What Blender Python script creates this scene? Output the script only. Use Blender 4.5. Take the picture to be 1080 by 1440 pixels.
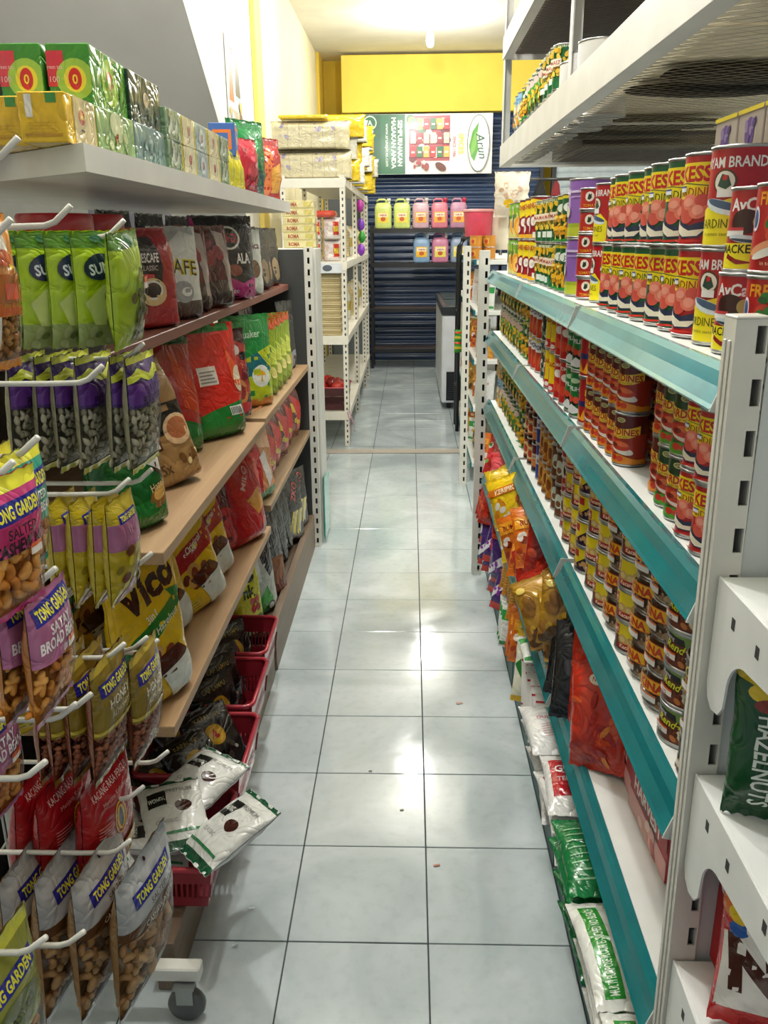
import bpy, bmesh, math, random
from mathutils import Vector, Matrix, noise
SC = bpy.context.scene
for _o in list(bpy.data.objects): bpy.data.objects.remove(_o)
COL = SC.collection
PI = math.pi
# ------------------------------------------------------------------ camera
cam = bpy.data.cameras.new('camera'); cam_o = bpy.data.objects.new('camera', cam); COL.objects.link(cam_o)
_pi, _ya, _ro = 0.3119, -0.03192, -0.008606
F_ = Vector((math.sin(_ya)*math.cos(_pi), math.cos(_ya)*math.cos(_pi), -math.sin(_pi)))
R_ = Vector((math.cos(_ya), -math.sin(_ya), 0)); U_ = R_.cross(F_)
R2 = math.cos(_ro)*R_+math.sin(_ro)*U_; U2 = -math.sin(_ro)*R_+math.cos(_ro)*U_
cam_o.matrix_world = Matrix(((R2.x, U2.x, -F_.x, 0.2601), (R2.y, U2.y, -F_.y, -1.4428), (R2.z, U2.z, -F_.z, 1.4276), (0, 0, 0, 1)))
cam.sensor_fit = 'VERTICAL'; cam.sensor_height = 24.0; cam.lens = 1198.36*24/1440; cam.clip_start = .02
SC.camera = cam_o
# ------------------------------------------------------------------ world and lights
w = bpy.data.worlds.new('world'); SC.world = w; w.use_nodes = True
w.node_tree.nodes['Background'].inputs[0].default_value = (.86, .93, 1.0, 1)
w.node_tree.nodes['Background'].inputs[1].default_value = 0.28
SC.view_settings.view_transform = 'Standard'; SC.view_settings.look = 'None'
SC.view_settings.exposure = 0.40; SC.view_settings.gamma = 1.0; SC.view_settings.use_curve_mapping = False
BULBS_AND_FILL = [((.44, 7.3, 3.12), 42), ((.30, 5.0, 3.12), 58), ((-.12, 1.6, 3.12), 72), ((.05, .0, 3.12), 52), ((2.1, 3.2, 3.1), 55), ((-1.9, .3, 3.1), 14), ((1.75, -1.3, 3.1), 30)]  # last four are added to brighten the near end and the sides
for i, (p, e) in enumerate(BULBS_AND_FILL):
    l = bpy.data.lights.new('bulb_or_added_light', 'POINT'); l.energy = e; l.color = (1.0, .985, .94); l.shadow_soft_size = .055
    o = bpy.data.objects.new('bulb_or_added_light', l); o.location = (p[0], p[1], p[2]-.10); COL.objects.link(o)

# ------------------------------------------------------------------ materials
_m = {}
def s2l(c):
    c /= 255.
    return c/12.92 if c <= .04045 else ((c+.055)/1.055)**2.4
def rgb(h):
    h = h.lstrip('#'); return tuple(s2l(int(h[i:i+2], 16)) for i in (0, 2, 4))+(1,)
KIND = dict(print=(.36, 0, 0, .15), film=(.22, 0, .55, .25), card=(.5, 0, .05, 0), paint=(.42, 0, .06, .1), metal=(.32, 1, .04, 0), plastic=(.3, 0, .03, .2),
            matte=(.8, 0, .1, 0), wall=(.75, 0, .12, 0), glossy=(.13, 0, .03, .3), nut=(.45, 0, .25, .1))
def M(h, kind='print'):
    k = (h, kind)
    if k in _m: return _m[k]
    m = bpy.data.materials.new(kind+'_'+h.lstrip('#')); m.use_nodes = True; nt = m.node_tree; b = nt.nodes['Principled BSDF']
    r, me, bump, coat = KIND[kind]
    tc = nt.nodes.new('ShaderNodeTexCoord'); nz = nt.nodes.new('ShaderNodeTexNoise')
    nt.links.new(tc.outputs['Object'], nz.inputs['Vector'])
    nz.inputs['Scale'].default_value = {'film': 34, 'wall': 3, 'nut': 120, 'paint': 9}.get(kind, 14); nz.inputs['Detail'].default_value = 3
    mx = nt.nodes.new('ShaderNodeMix'); mx.data_type = 'RGBA'; mx.blend_type = 'MULTIPLY'; mx.inputs[0].default_value = 1
    c = rgb(h); mx.inputs[6].default_value = c
    cr = nt.nodes.new('ShaderNodeMapRange'); cr.inputs[1].default_value = .3; cr.inputs[2].default_value = .7
    a = {'nut': .8, 'metal': .8, 'wall': .94, 'paint': .9}.get(kind, .88); cr.inputs[3].default_value = a; cr.inputs[4].default_value = 1.04
    nt.links.new(nz.outputs[0], cr.inputs[0]); nt.links.new(cr.outputs[0], mx.inputs[7]); nt.links.new(mx.outputs[2], b.inputs['Base Color'])
    b.inputs['Roughness'].default_value = r; b.inputs['Metallic'].default_value = me
    b.inputs['Coat Weight'].default_value = coat; b.inputs['Coat Roughness'].default_value = .12
    if kind == 'film':
        nz2 = nt.nodes.new('ShaderNodeTexNoise'); nz2.inputs['Scale'].default_value = 15; nz2.inputs['Detail'].default_value = 2; nz2.inputs['Distortion'].default_value = 1.4; nt.links.new(tc.outputs['Object'], nz2.inputs['Vector'])
        s1 = nt.nodes.new('ShaderNodeMath'); s1.operation = 'SUBTRACT'; s1.inputs[1].default_value = .5; s2 = nt.nodes.new('ShaderNodeMath'); s2.operation = 'ABSOLUTE'; s3 = nt.nodes.new('ShaderNodeMath'); s3.operation = 'POWER'; s3.inputs[1].default_value = .6
        nt.links.new(nz2.outputs[0], s1.inputs[0]); nt.links.new(s1.outputs[0], s2.inputs[0]); nt.links.new(s2.outputs[0], s3.inputs[0])
        bp = nt.nodes.new('ShaderNodeBump'); bp.inputs['Strength'].default_value = .55; bp.inputs['Distance'].default_value = .012
        nt.links.new(s3.outputs[0], bp.inputs['Height']); nt.links.new(bp.outputs[0], b.inputs['Normal'])
    elif bump:
        bp = nt.nodes.new('ShaderNodeBump'); bp.inputs['Strength'].default_value = bump; bp.inputs['Distance'].default_value = .004 if kind != 'wall' else .01
        nt.links.new(nz.outputs[0], bp.inputs['Height']); nt.links.new(bp.outputs[0], b.inputs['Normal'])
    _m[k] = m; return m
def clear_film():
    if 'clear' in _m: return _m['clear']
    m = bpy.data.materials.new('clear_film'); m.use_nodes = True; nt = m.node_tree; nt.nodes.clear()
    o = nt.nodes.new('ShaderNodeOutputMaterial'); mx = nt.nodes.new('ShaderNodeMixShader'); t = nt.nodes.new('ShaderNodeBsdfTransparent'); g = nt.nodes.new('ShaderNodeBsdfGlossy')
    g.inputs['Roughness'].default_value = .16; fr = nt.nodes.new('ShaderNodeFresnel'); fr.inputs[0].default_value = 1.28
    nz = nt.nodes.new('ShaderNodeTexNoise'); nz.inputs['Scale'].default_value = 34; bp = nt.nodes.new('ShaderNodeBump'); bp.inputs['Strength'].default_value = .6; bp.inputs['Distance'].default_value = .006
    tc = nt.nodes.new('ShaderNodeTexCoord'); nt.links.new(tc.outputs['Object'], nz.inputs['Vector'])
    nt.links.new(nz.outputs[0], bp.inputs['Height']); nt.links.new(bp.outputs[0], g.inputs['Normal']); nt.links.new(bp.outputs[0], fr.inputs['Normal'])
    ml = nt.nodes.new('ShaderNodeMath'); ml.operation = 'MULTIPLY'; ml.inputs[1].default_value = .6; nt.links.new(fr.outputs[0], ml.inputs[0]); nt.links.new(ml.outputs[0], mx.inputs[0]); nt.links.new(t.outputs[0], mx.inputs[1]); nt.links.new(g.outputs[0], mx.inputs[2]); nt.links.new(mx.outputs[0], o.inputs[0])
    _m['clear'] = m; return m
def glass():
    if 'glass' in _m: return _m['glass']
    m = bpy.data.materials.new('glass'); m.use_nodes = True; b = m.node_tree.nodes['Principled BSDF']
    b.inputs['Base Color'].default_value = (.75, .85, .85, 1); b.inputs['Transmission Weight'].default_value = .9; b.inputs['Roughness'].default_value = .05
    _m['glass'] = m; return m
def emit(h, s):
    m = bpy.data.materials.new('lamp_glow'); m.use_nodes = True; b = m.node_tree.nodes['Principled BSDF']
    b.inputs['Emission Color'].default_value = rgb(h); b.inputs['Emission Strength'].default_value = s; return m
def tile_mat():
    m = bpy.data.materials.new('glazed_tile'); m.use_nodes = True; nt = m.node_tree; b = nt.nodes['Principled BSDF']
    tc = nt.nodes.new('ShaderNodeTexCoord'); oi = nt.nodes.new('ShaderNodeObjectInfo'); ad = nt.nodes.new('ShaderNodeVectorMath'); ad.operation = 'ADD'
    mu = nt.nodes.new('ShaderNodeVectorMath'); mu.operation = 'SCALE'; mu.inputs['Scale'].default_value = 1
    geo = nt.nodes.new('ShaderNodeNewGeometry')
    n1 = nt.nodes.new('ShaderNodeTexNoise'); n1.inputs['Scale'].default_value = 2.2; n1.inputs['Detail'].default_value = 6; n1.inputs['Distortion'].default_value = 1.2
    n2 = nt.nodes.new('ShaderNodeTexNoise'); n2.inputs['Scale'].default_value = 34; n2.inputs['Detail'].default_value = 4
    nt.links.new(geo.outputs['Position'], n1.inputs['Vector']); nt.links.new(geo.outputs['Position'], n2.inputs['Vector'])
    r = nt.nodes.new('ShaderNodeValToRGB'); r.color_ramp.elements[0].position = .35; r.color_ramp.elements[0].color = rgb('#a7b3b6'); r.color_ramp.elements[1].position = .68; r.color_ramp.elements[1].color = rgb('#c7d1d5')
    nt.links.new(n1.outputs[0], r.inputs[0])
    mx = nt.nodes.new('ShaderNodeMix'); mx.data_type = 'RGBA'; mx.blend_type = 'MULTIPLY'; mx.inputs[0].default_value = .5
    mr = nt.nodes.new('ShaderNodeMapRange'); mr.inputs[1].default_value = .25; mr.inputs[2].default_value = .5; mr.inputs[3].default_value = .82; mr.inputs[4].default_value = 1
    nt.links.new(n2.outputs[0], mr.inputs[0]); nt.links.new(r.outputs[0], mx.inputs[6]); nt.links.new(mr.outputs[0], mx.inputs[7])
    nt.links.new(mx.outputs[2], b.inputs['Base Color'])
    rr = nt.nodes.new('ShaderNodeMapRange'); rr.inputs[1].default_value = .4; rr.inputs[2].default_value = .7; rr.inputs[3].default_value = .07; rr.inputs[4].default_value = .22
    nt.links.new(n1.outputs[0], rr.inputs[0]); nt.links.new(rr.outputs[0], b.inputs['Roughness'])
    n3 = nt.nodes.new('ShaderNodeTexNoise'); n3.inputs['Scale'].default_value = 7; bp = nt.nodes.new('ShaderNodeBump'); bp.inputs['Strength'].default_value = .12; bp.inputs['Distance'].default_value = .004
    nt.links.new(geo.outputs['Position'], n3.inputs['Vector']); nt.links.new(n3.outputs[0], bp.inputs['Height']); nt.links.new(bp.outputs[0], b.inputs['Normal'])
    b.inputs['Specular IOR Level'].default_value = .6
    return m
def wood_mat(h, h2):
    m = bpy.data.materials.new('wood_grain'); m.use_nodes = True; nt = m.node_tree; b = nt.nodes['Principled BSDF']
    tc = nt.nodes.new('ShaderNodeTexCoord'); mp = nt.nodes.new('ShaderNodeMapping'); mp.inputs['Scale'].default_value = (40, 2.2, 40)
    nz = nt.nodes.new('ShaderNodeTexNoise'); nz.inputs['Scale'].default_value = 1.5; nz.inputs['Detail'].default_value = 6; nz.inputs['Distortion'].default_value = .6
    r = nt.nodes.new('ShaderNodeValToRGB'); r.color_ramp.elements[0].position = .3; r.color_ramp.elements[0].color = rgb(h2); r.color_ramp.elements[1].position = .7; r.color_ramp.elements[1].color = rgb(h)
    nt.links.new(tc.outputs['Object'], mp.inputs[0]); nt.links.new(mp.outputs[0], nz.inputs['Vector']); nt.links.new(nz.outputs[0], r.inputs[0]); nt.links.new(r.outputs[0], b.inputs['Base Color'])
    b.inputs['Roughness'].default_value = .45; return m
def peg_mat(h):
    m = bpy.data.materials.new('pegboard'); m.use_nodes = True; nt = m.node_tree; b = nt.nodes['Principled BSDF']
    tc = nt.nodes.new('ShaderNodeTexCoord'); vo = nt.nodes.new('ShaderNodeVectorMath'); vo.operation = 'SCALE'; vo.inputs['Scale'].default_value = 40
    fr = nt.nodes.new('ShaderNodeVectorMath'); fr.operation = 'FRACTION'; sb = nt.nodes.new('ShaderNodeVectorMath'); sb.operation = 'SUBTRACT'; sb.inputs[1].default_value = (.5, .5, .5)
    ml = nt.nodes.new('ShaderNodeVectorMath'); ml.operation = 'MULTIPLY'; ml.inputs[1].default_value = (0, 1, 1); ln = nt.nodes.new('ShaderNodeVectorMath'); ln.operation = 'LENGTH'
    lt = nt.nodes.new('ShaderNodeMath'); lt.operation = 'LESS_THAN'; lt.inputs[1].default_value = .13
    mx = nt.nodes.new('ShaderNodeMix'); mx.data_type = 'RGBA'; mx.inputs[6].default_value = rgb(h); mx.inputs[7].default_value = rgb('#0c0c0c')
    for a, c in ((tc.outputs['Object'], vo.inputs[0]), (vo.outputs[0], fr.inputs[0]), (fr.outputs[0], sb.inputs[0]), (sb.outputs[0], ml.inputs[0]), (ml.outputs[0], ln.inputs[0]), (ln.outputs['Value'], lt.inputs[0]), (lt.outputs[0], mx.inputs[0]), (mx.outputs[2], b.inputs['Base Color'])): nt.links.new(a, c)
    b.inputs['Roughness'].default_value = .5; return m

# ------------------------------------------------------------------ mesh builder
class MB:
    def __init__(s): s.v = []; s.f = []; s.fm = []; s.fs = []; s.mats = []
    def mi(s, m):
        if m not in s.mats: s.mats.append(m)
        return s.mats.index(m)
    def add(s, vs, fs, m, smooth=False):
        b = len(s.v); s.v += [tuple(v) for v in vs]; i = s.mi(m)
        for f in fs: s.f.append(tuple(b+k for k in f)); s.fm.append(i); s.fs.append(smooth)
    def box(s, x0, y0, z0, x1, y1, z1, m, bev=0.0):
        if bev <= 0:
            v = [(x, y, z) for z in (z0, z1) for y in (y0, y1) for x in (x0, x1)]
            s.add(v, [(0, 2, 3, 1), (4, 5, 7, 6), (0, 1, 5, 4), (2, 6, 7, 3), (0, 4, 6, 2), (1, 3, 7, 5)], m); return
        c = Vector(((x0+x1)/2, (y0+y1)/2, (z0+z1)/2)); h = Vector((abs(x1-x0)/2, abs(y1-y0)/2, abs(z1-z0)/2)); b = min(bev, h.x*.9, h.y*.9, h.z*.9)
        V = []; I = {}
        for sx in (-1, 1):
            for sy in (-1, 1):
                for sz in (-1, 1):
                    for a in range(3):
                        q = [h.x-b, h.y-b, h.z-b]; q[a] = h[a]
                        I[(sx, sy, sz, a)] = len(V); V.append(c+Vector((sx*q[0], sy*q[1], sz*q[2])))
        Fs = []
        S = (-1, 1)
        for g in S:
            Fs += [[I[(g, *t, 0)] for t in ((-1, -1), (1, -1), (1, 1), (-1, 1))], [I[(t[0], g, t[1], 1)] for t in ((-1, -1), (1, -1), (1, 1), (-1, 1))], [I[(t[0], t[1], g, 2)] for t in ((-1, -1), (1, -1), (1, 1), (-1, 1))]]
            for k in S:
                Fs += [[I[(g, k, -1, 0)], I[(g, k, 1, 0)], I[(g, k, 1, 1)], I[(g, k, -1, 1)]], [I[(g, -1, k, 0)], I[(g, 1, k, 0)], I[(g, 1, k, 2)], I[(g, -1, k, 2)]], [I[(-1, g, k, 1)], I[(1, g, k, 1)], I[(1, g, k, 2)], I[(-1, g, k, 2)]]]
                for l in S: Fs.append([I[(g, k, l, a)] for a in range(3)])
        out = []
        for f in Fs:
            a, bb, cc = V[f[0]], V[f[1]], V[f[2]]; n = (bb-a).cross(cc-a); mid = sum((V[i] for i in f), Vector())/len(f)
            out.append(tuple(f) if n.dot(mid-c) > 0 else tuple(reversed(f)))
        s.add(V, out, m)
    def lathe(s, prof, m, n=20, c=(0, 0, 0), smooth=True, cap=True):
        vs = [(c[0]+r*math.cos(2*PI*i/n), c[1]+r*math.sin(2*PI*i/n), c[2]+z) for r, z in prof for i in range(n)]
        fs = [(k*n+i, k*n+(i+1) % n, (k+1)*n+(i+1) % n, (k+1)*n+i) for k in range(len(prof)-1) for i in range(n)]
        s.add(vs, fs, m, smooth)
        if cap:
            s.add([(c[0]+prof[-1][0]*math.cos(2*PI*i/n), c[1]+prof[-1][0]*math.sin(2*PI*i/n), c[2]+prof[-1][1]) for i in range(n)], [tuple(range(n))], m)
            s.add([(c[0]+prof[0][0]*math.cos(2*PI*i/n), c[1]+prof[0][0]*math.sin(2*PI*i/n), c[2]+prof[0][1]) for i in range(n)], [tuple(range(n))[::-1]], m)
    def tube(s, pts, r, m, n=8):
        pts = [Vector(p) for p in pts]; vs = []; up = Vector((0, 0, 1))
        for i, p in enumerate(pts):
            t = (pts[min(i+1, len(pts)-1)]-pts[max(i-1, 0)]).normalized()
            a = t.cross(up if abs(t.z) < .95 else Vector((1, 0, 0))).normalized(); b = a.cross(t)
            vs += [p+r*(math.cos(2*PI*k/n)*a+math.sin(2*PI*k/n)*b) for k in range(n)]
        fs = [(i*n+k, i*n+(k+1) % n, (i+1)*n+(k+1) % n, (i+1)*n+k) for i in range(len(pts)-1) for k in range(n)]
        fs += [tuple(range(n))[::-1], tuple(range((len(pts)-1)*n, len(pts)*n))]
        s.add(vs, fs, m, True)
    def mesh(s, name):
        me = bpy.data.meshes.new(name); me.from_pydata(s.v, [], s.f)
        for m in s.mats: me.materials.append(m)
        me.polygons.foreach_set('material_index', s.fm); me.polygons.foreach_set('use_smooth', s.fs); me.update(); return me
    def build(s, name, parent=None, loc=(0, 0, 0)):
        o = bpy.data.objects.new(name, s.mesh(name)); COL.objects.link(o); o.location = loc
        if parent: o.parent = parent
        return o
LABELS = {}
def tag(o, label=None, cat=None, group=None, kind=None):
    if label:
        o['label'] = label
        if o.parent is None:
            if label in LABELS: print('DUPLABEL', label)
            LABELS[label] = 1
            if not 4 <= len(label.split()) <= 16: print('LABELLEN', len(label.split()), label)
    if cat: o['category'] = cat
    if group: o['group'] = group
    if kind: o['kind'] = kind
    return o
def empty(name, loc=(0, 0, 0), rz=0):
    o = bpy.data.objects.new(name, None); COL.objects.link(o); o.location = loc; o.rotation_euler = (0, 0, rz); o.empty_display_size = .05; return o
def struct(o): o['kind'] = 'structure'; return o
def base_name(o): return o.name.split('.')[0]
def dup(o, parent=None):
    c = o.copy(); c.name = base_name(o); COL.objects.link(c)
    if parent: c.parent = parent
    for ch in list(o.children): dup(ch, c)
    return c

# ------------------------------------------------------------------ label engine (flat print cut to follow the surface grid)
_tx = {}
def text_polys(s, bold):
    k = (s, bold)
    if k in _tx: return _tx[k]
    cu = bpy.data.curves.new('t', 'FONT'); cu.body = s; cu.size = 1; cu.resolution_u = 2; cu.offset = bold; cu.align_x = 'CENTER'
    ob = bpy.data.objects.new('t', cu); me = bpy.data.meshes.new_from_object(ob)
    vs = [(v.co.x, v.co.y) for v in me.vertices]; fs = [tuple(p.vertices) for p in me.polygons]
    bpy.data.objects.remove(ob); bpy.data.curves.remove(cu); bpy.data.meshes.remove(me)
    if not vs: vs = [(0, 0), (0.01, 0), (0, .01)]; fs = [(0, 1, 2)]
    xs = [v[0] for v in vs]; cx = (min(xs)+max(xs))/2; wd = max(xs)-min(xs)
    vs = [((x-cx)/.72, (y-.36)/.72) for x, y in vs]
    _tx[k] = (vs, fs, wd/.72); return _tx[k]
def R(x0, y0, x1, y1, c): return ('p', [(x0, y0), (x1, y0), (x1, y1), (x0, y1)], c)
def P(pts, c): return ('p', pts, c)
def E(cx, cy, rx, ry, c, rot=0, n=18):
    a = math.radians(rot); return ('p', [(cx+rx*math.cos(t)*math.cos(a)-ry*math.sin(t)*math.sin(a), cy+rx*math.cos(t)*math.sin(a)+ry*math.sin(t)*math.cos(a)) for t in (2*PI*i/n for i in range(n))], c)
def T(s, cx, cy, h, c, rot=0, maxw=None, bold=.02, shear=0): return ('t', s, cx, cy, h, c, rot, maxw, bold, shear)
def blobs(n, x0, y0, x1, y1, cols, r0, r1, seed=1, asp=.7):
    rn = random.Random(seed); return [E(rn.uniform(x0, x1), rn.uniform(y0, y1), (q := rn.uniform(r0, r1)), q*asp, rn.choice(cols), rn.uniform(0, 180), 9) for _ in range(n)]
def lines(x0, y0, x1, y1, n, c, th=.5):
    s = (y1-y0)/n; return [R(x0, y0+i*s, x1-(i*7 % 3)*.08*(x1-x0), y0+i*s+s*th, c) for i in range(n)]
def decal(mb, G, us, vs, W, items, kind, eps):
    """G[i][j] grid points, us/vs label coordinates (0..1) of columns/rows, W label width in heights"""
    bm = bmesh.new(); mats = []; N = len(us)-1; Mr = len(vs)-1
    for li, it in enumerate(items):
        col = it[2] if it[0] == 'p' else it[5]
        m = M(col, kind) if isinstance(col, str) else col
        if m not in mats: mats.append(m)
        mi = mats.index(m); z = li+1
        if it[0] == 'p':
            pts = it[1]
            vv = [bm.verts.new((x/W+.5, y, z)) for x, y in pts]
            try: f = bm.faces.new(vv); f.material_index = mi
            except ValueError: pass
        else:
            _, s, cx, cy, h, c, rot, maxw, bold, shear = it
            tv, tf, wd = text_polys(s, bold); sx = h
            if maxw and wd*h > maxw: sx = maxw/wd
            a = math.radians(rot); ca, sa = math.cos(a), math.sin(a)
            vv = []
            for x, y in tv:
                X = x*sx+y*h*shear; Y = y*h; vv.append(bm.verts.new(((cx+X*ca-Y*sa)/W+.5, cy+X*sa+Y*ca, z)))
            for f in tf:
                try: g = bm.faces.new([vv[i] for i in f]); g.material_index = mi
                except ValueError: pass
    def cut(co, no, clr=False):
        bmesh.ops.bisect_plane(bm, geom=bm.verts[:]+bm.edges[:]+bm.faces[:], dist=1e-6, plane_co=co, plane_no=no, clear_outer=clr)
    e = .004
    cut((e, 0, 0), (-1, 0, 0), True); cut((1-e, 0, 0), (1, 0, 0), True); cut((0, e, 0), (0, -1, 0), True); cut((0, 1-e, 0), (0, 1, 0), True)
    for u in us[1:-1]: cut((u, 0, 0), (1, 0, 0))
    for v in vs[1:-1]: cut((0, v, 0), (0, 1, 0))
    Nn = [[None]*(Mr+1) for _ in range(N+1)]
    for i in range(N+1):
        for j in range(Mr+1):
            du = G[min(i+1, N)][j]-G[max(i-1, 0)][j]; dv = G[i][min(j+1, Mr)]-G[i][max(j-1, 0)]
            n = du.cross(dv); Nn[i][j] = n.normalized() if n.length > 1e-12 else Vector((0, -1, 0))
    import bisect as bs
    def mp(u, v, lay):
        i = min(max(bs.bisect_right(us, u)-1, 0), N-1); j = min(max(bs.bisect_right(vs, v)-1, 0), Mr-1)
        a = (u-us[i])/(us[i+1]-us[i]); b = (v-vs[j])/(vs[j+1]-vs[j])
        def bl(A): return A[i][j]*((1-a)*(1-b))+A[i+1][j]*(a*(1-b))+A[i][j+1]*((1-a)*b)+A[i+1][j+1]*(a*b)
        return bl(G)+bl(Nn)*(lay*eps+.0002)
    bm.verts.index_update()
    V = [mp(v.co.x, v.co.y, v.co.z) for v in bm.verts]
    by = {}
    for f in bm.faces:
        ids = [v.index for v in f.verts]; c2 = [v.co for v in f.verts]
        ar = sum(c2[k].x*c2[(k+1) % len(c2)].y-c2[(k+1) % len(c2)].x*c2[k].y for k in range(len(c2)))
        if ar < 0: ids.reverse()
        by.setdefault(f.material_index, []).append(tuple(ids))
    b = len(mb.v); mb.v += [tuple(v) for v in V]
    for mi, fs in by.items():
        q = mb.mi(mats[mi])
        for f in fs: mb.f.append(tuple(b+k for k in f)); mb.fm.append(q); mb.fs.append(True)
    bm.free()
def grid_faces(mb, G, matf, smooth=True):
    N = len(G)-1; Mr = len(G[0])-1; b = len(mb.v)
    mb.v += [tuple(G[i][j]) for i in range(N+1) for j in range(Mr+1)]
    for i in range(N):
        for j in range(Mr):
            a = b+i*(Mr+1)+j; mb.f.append((a, a+Mr+1, a+Mr+2, a+1)); mb.fm.append(mb.mi(matf(i, j))); mb.fs.append(smooth)

# ------------------------------------------------------------------ product builders
def can(name, r, h, base, items, n=24, tin='#b9babb', kind='print', eps=.00012, lidcol=None):
    mb = MB(); rim = .0035
    G = [[Vector((r*math.sin((i/n-.5)*2*PI), -r*math.cos((i/n-.5)*2*PI), rim+(h-2*rim)*v)) for v in (0, .5, 1)] for i in range(n+1)]
    grid_faces(mb, G, lambda i, j: M(base, kind))
    decal(mb, G, [i/n for i in range(n+1)], [0, .5, 1], 2*PI*r/(h-2*rim), items, kind, eps)
    mb.lathe([(r-.003, 0), (r+.0012, 0), (r+.0012, rim), (r-.001, rim+.001)], M(tin, 'metal'), n, cap=False)
    mb.lathe([(r-.003, 0), (.001, .0005)], M(tin, 'metal'), n, cap=False)
    o = mb.build(name)
    l = MB(); t = M(lidcol or tin, 'metal' if not lidcol else 'plastic')
    l.lathe([(r-.001, h-rim-.001), (r+.0012, h-rim), (r+.0012, h-.0003), (r-.002, h-.0003), (r-.0035, h-.004), (r*.75, h-.004), (r*.72, h-.003), (r*.4, h-.0035), (.001, h-.0035)], t, n, cap=False)
    l.build('lid', o)
    return o
def pack_grid(w, h, d, n, prof, N, Mr, seed, crk, side):
    rn = random.Random(seed); off = Vector((rn.uniform(0, 50), rn.uniform(0, 50), rn.uniform(0, 50)))
    vs = [0, .03, .06]+[.06+.88*k/(Mr-4) for k in range(1, Mr-4)]+[.94, .97, 1]
    def sy(v):
        if prof == 'pillow': return max(0, 1-abs(2*min(max((v-.05)/.9, 0), 1)-1)**2.2)**.62
        if prof == 'pouch': return (min(1, (v+.012)/.10)**.5)*(max(0, 1-v/.955)**.62)*1.12 if v < .955 else 0
        if prof == 'brick': return min(1, (v+.03)/.05)*min(1, max(0, (.95-v)/.2))**.6
        if prof == 'flat': return max(0, 1-abs(2*min(max((v-.04)/.92, 0), 1)-1)**5)**.5
    angs = [(-.5+i/N)*PI for i in range(N+1)]
    def sp(c, e): return math.copysign(abs(c)**e, c)
    e = 2/n
    cr = [(w/2*sp(math.sin(a), e), d/2*abs(math.cos(a))**e) for a in angs]
    ar = [0]
    for i in range(N): ar.append(ar[-1]+math.hypot(cr[i+1][0]-cr[i][0], cr[i+1][1]-cr[i][1]))
    us = [a/ar[-1] for a in ar]
    G = []
    for i, (x, y) in enumerate(cr):
        col = []
        for j, v in enumerate(vs):
            t = sy(v); nv = noise.noise(Vector((x*28, v*h*28, side*9))+off)*crk + noise.noise(Vector((x*75, v*h*60, side*9))+off)*crk*.45
            rad = math.sin((i+j*.15)*2.1+seed)*crk*.5*math.exp(-min(v, 1-v)/.12)
            yy = -side*(y*t+.0006)+((-side)*(nv*(.35+t)+rad) if 0 < i < N else 0)
            xx = x*(1-.05*t)+noise.noise(Vector((v*9, seed, 3)))*crk*.8
            zz = v*h+((.0012 if i % 2 else -.0012) if j in (0, len(vs)-1) and prof != 'brick' else 0)
            col.append(Vector((xx, yy, zz)))
        G.append(col)
    return G, us, vs, ar[-1]
CASHEW = None
def nut_shape(kind):
    mb = MB(); n = 7
    if kind == 'cashew': path = [(math.cos(t)*.62, 0, math.sin(t)*.62-.32) for t in (PI*(.12+.76*i/7) for i in range(8))]; rad = [.14, .28, .35, .36, .35, .33, .26, .10]
    elif kind == 'seed': path = [(0, 0, -.8+1.6*i/5) for i in range(6)]; rad = [.06, .34, .46, .42, .28, .05]
    elif kind == 'almond': path = [(0, 0, -.75+1.5*i/5) for i in range(6)]; rad = [.1, .40, .52, .46, .28, .05]
    else: path = [(0, 0, -.6+1.2*i/4) for i in range(5)]; rad = [.18, .42, .48, .42, .15]
    vs = []; 
    for i, p in enumerate(path):
        p = Vector(p); t = (Vector(path[min(i+1, len(path)-1)])-Vector(path[max(i-1, 0)])).normalized(); a = Vector((0, 1, 0)); b = t.cross(a).normalized()
        fl = .6 if kind in ('seed', 'almond') else 1
        vs += [p+rad[i]*(math.cos(2*PI*k/n)*a*fl+math.sin(2*PI*k/n)*b) for k in range(n)]
    fs = [(i*n+k, i*n+(k+1) % n, (i+1)*n+(k+1) % n, (i+1)*n+k) for i in range(len(path)-1) for k in range(n)]+[tuple(range(n))[::-1], tuple(range((len(path)-1)*n, len(path)*n))]
    return vs, fs
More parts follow.
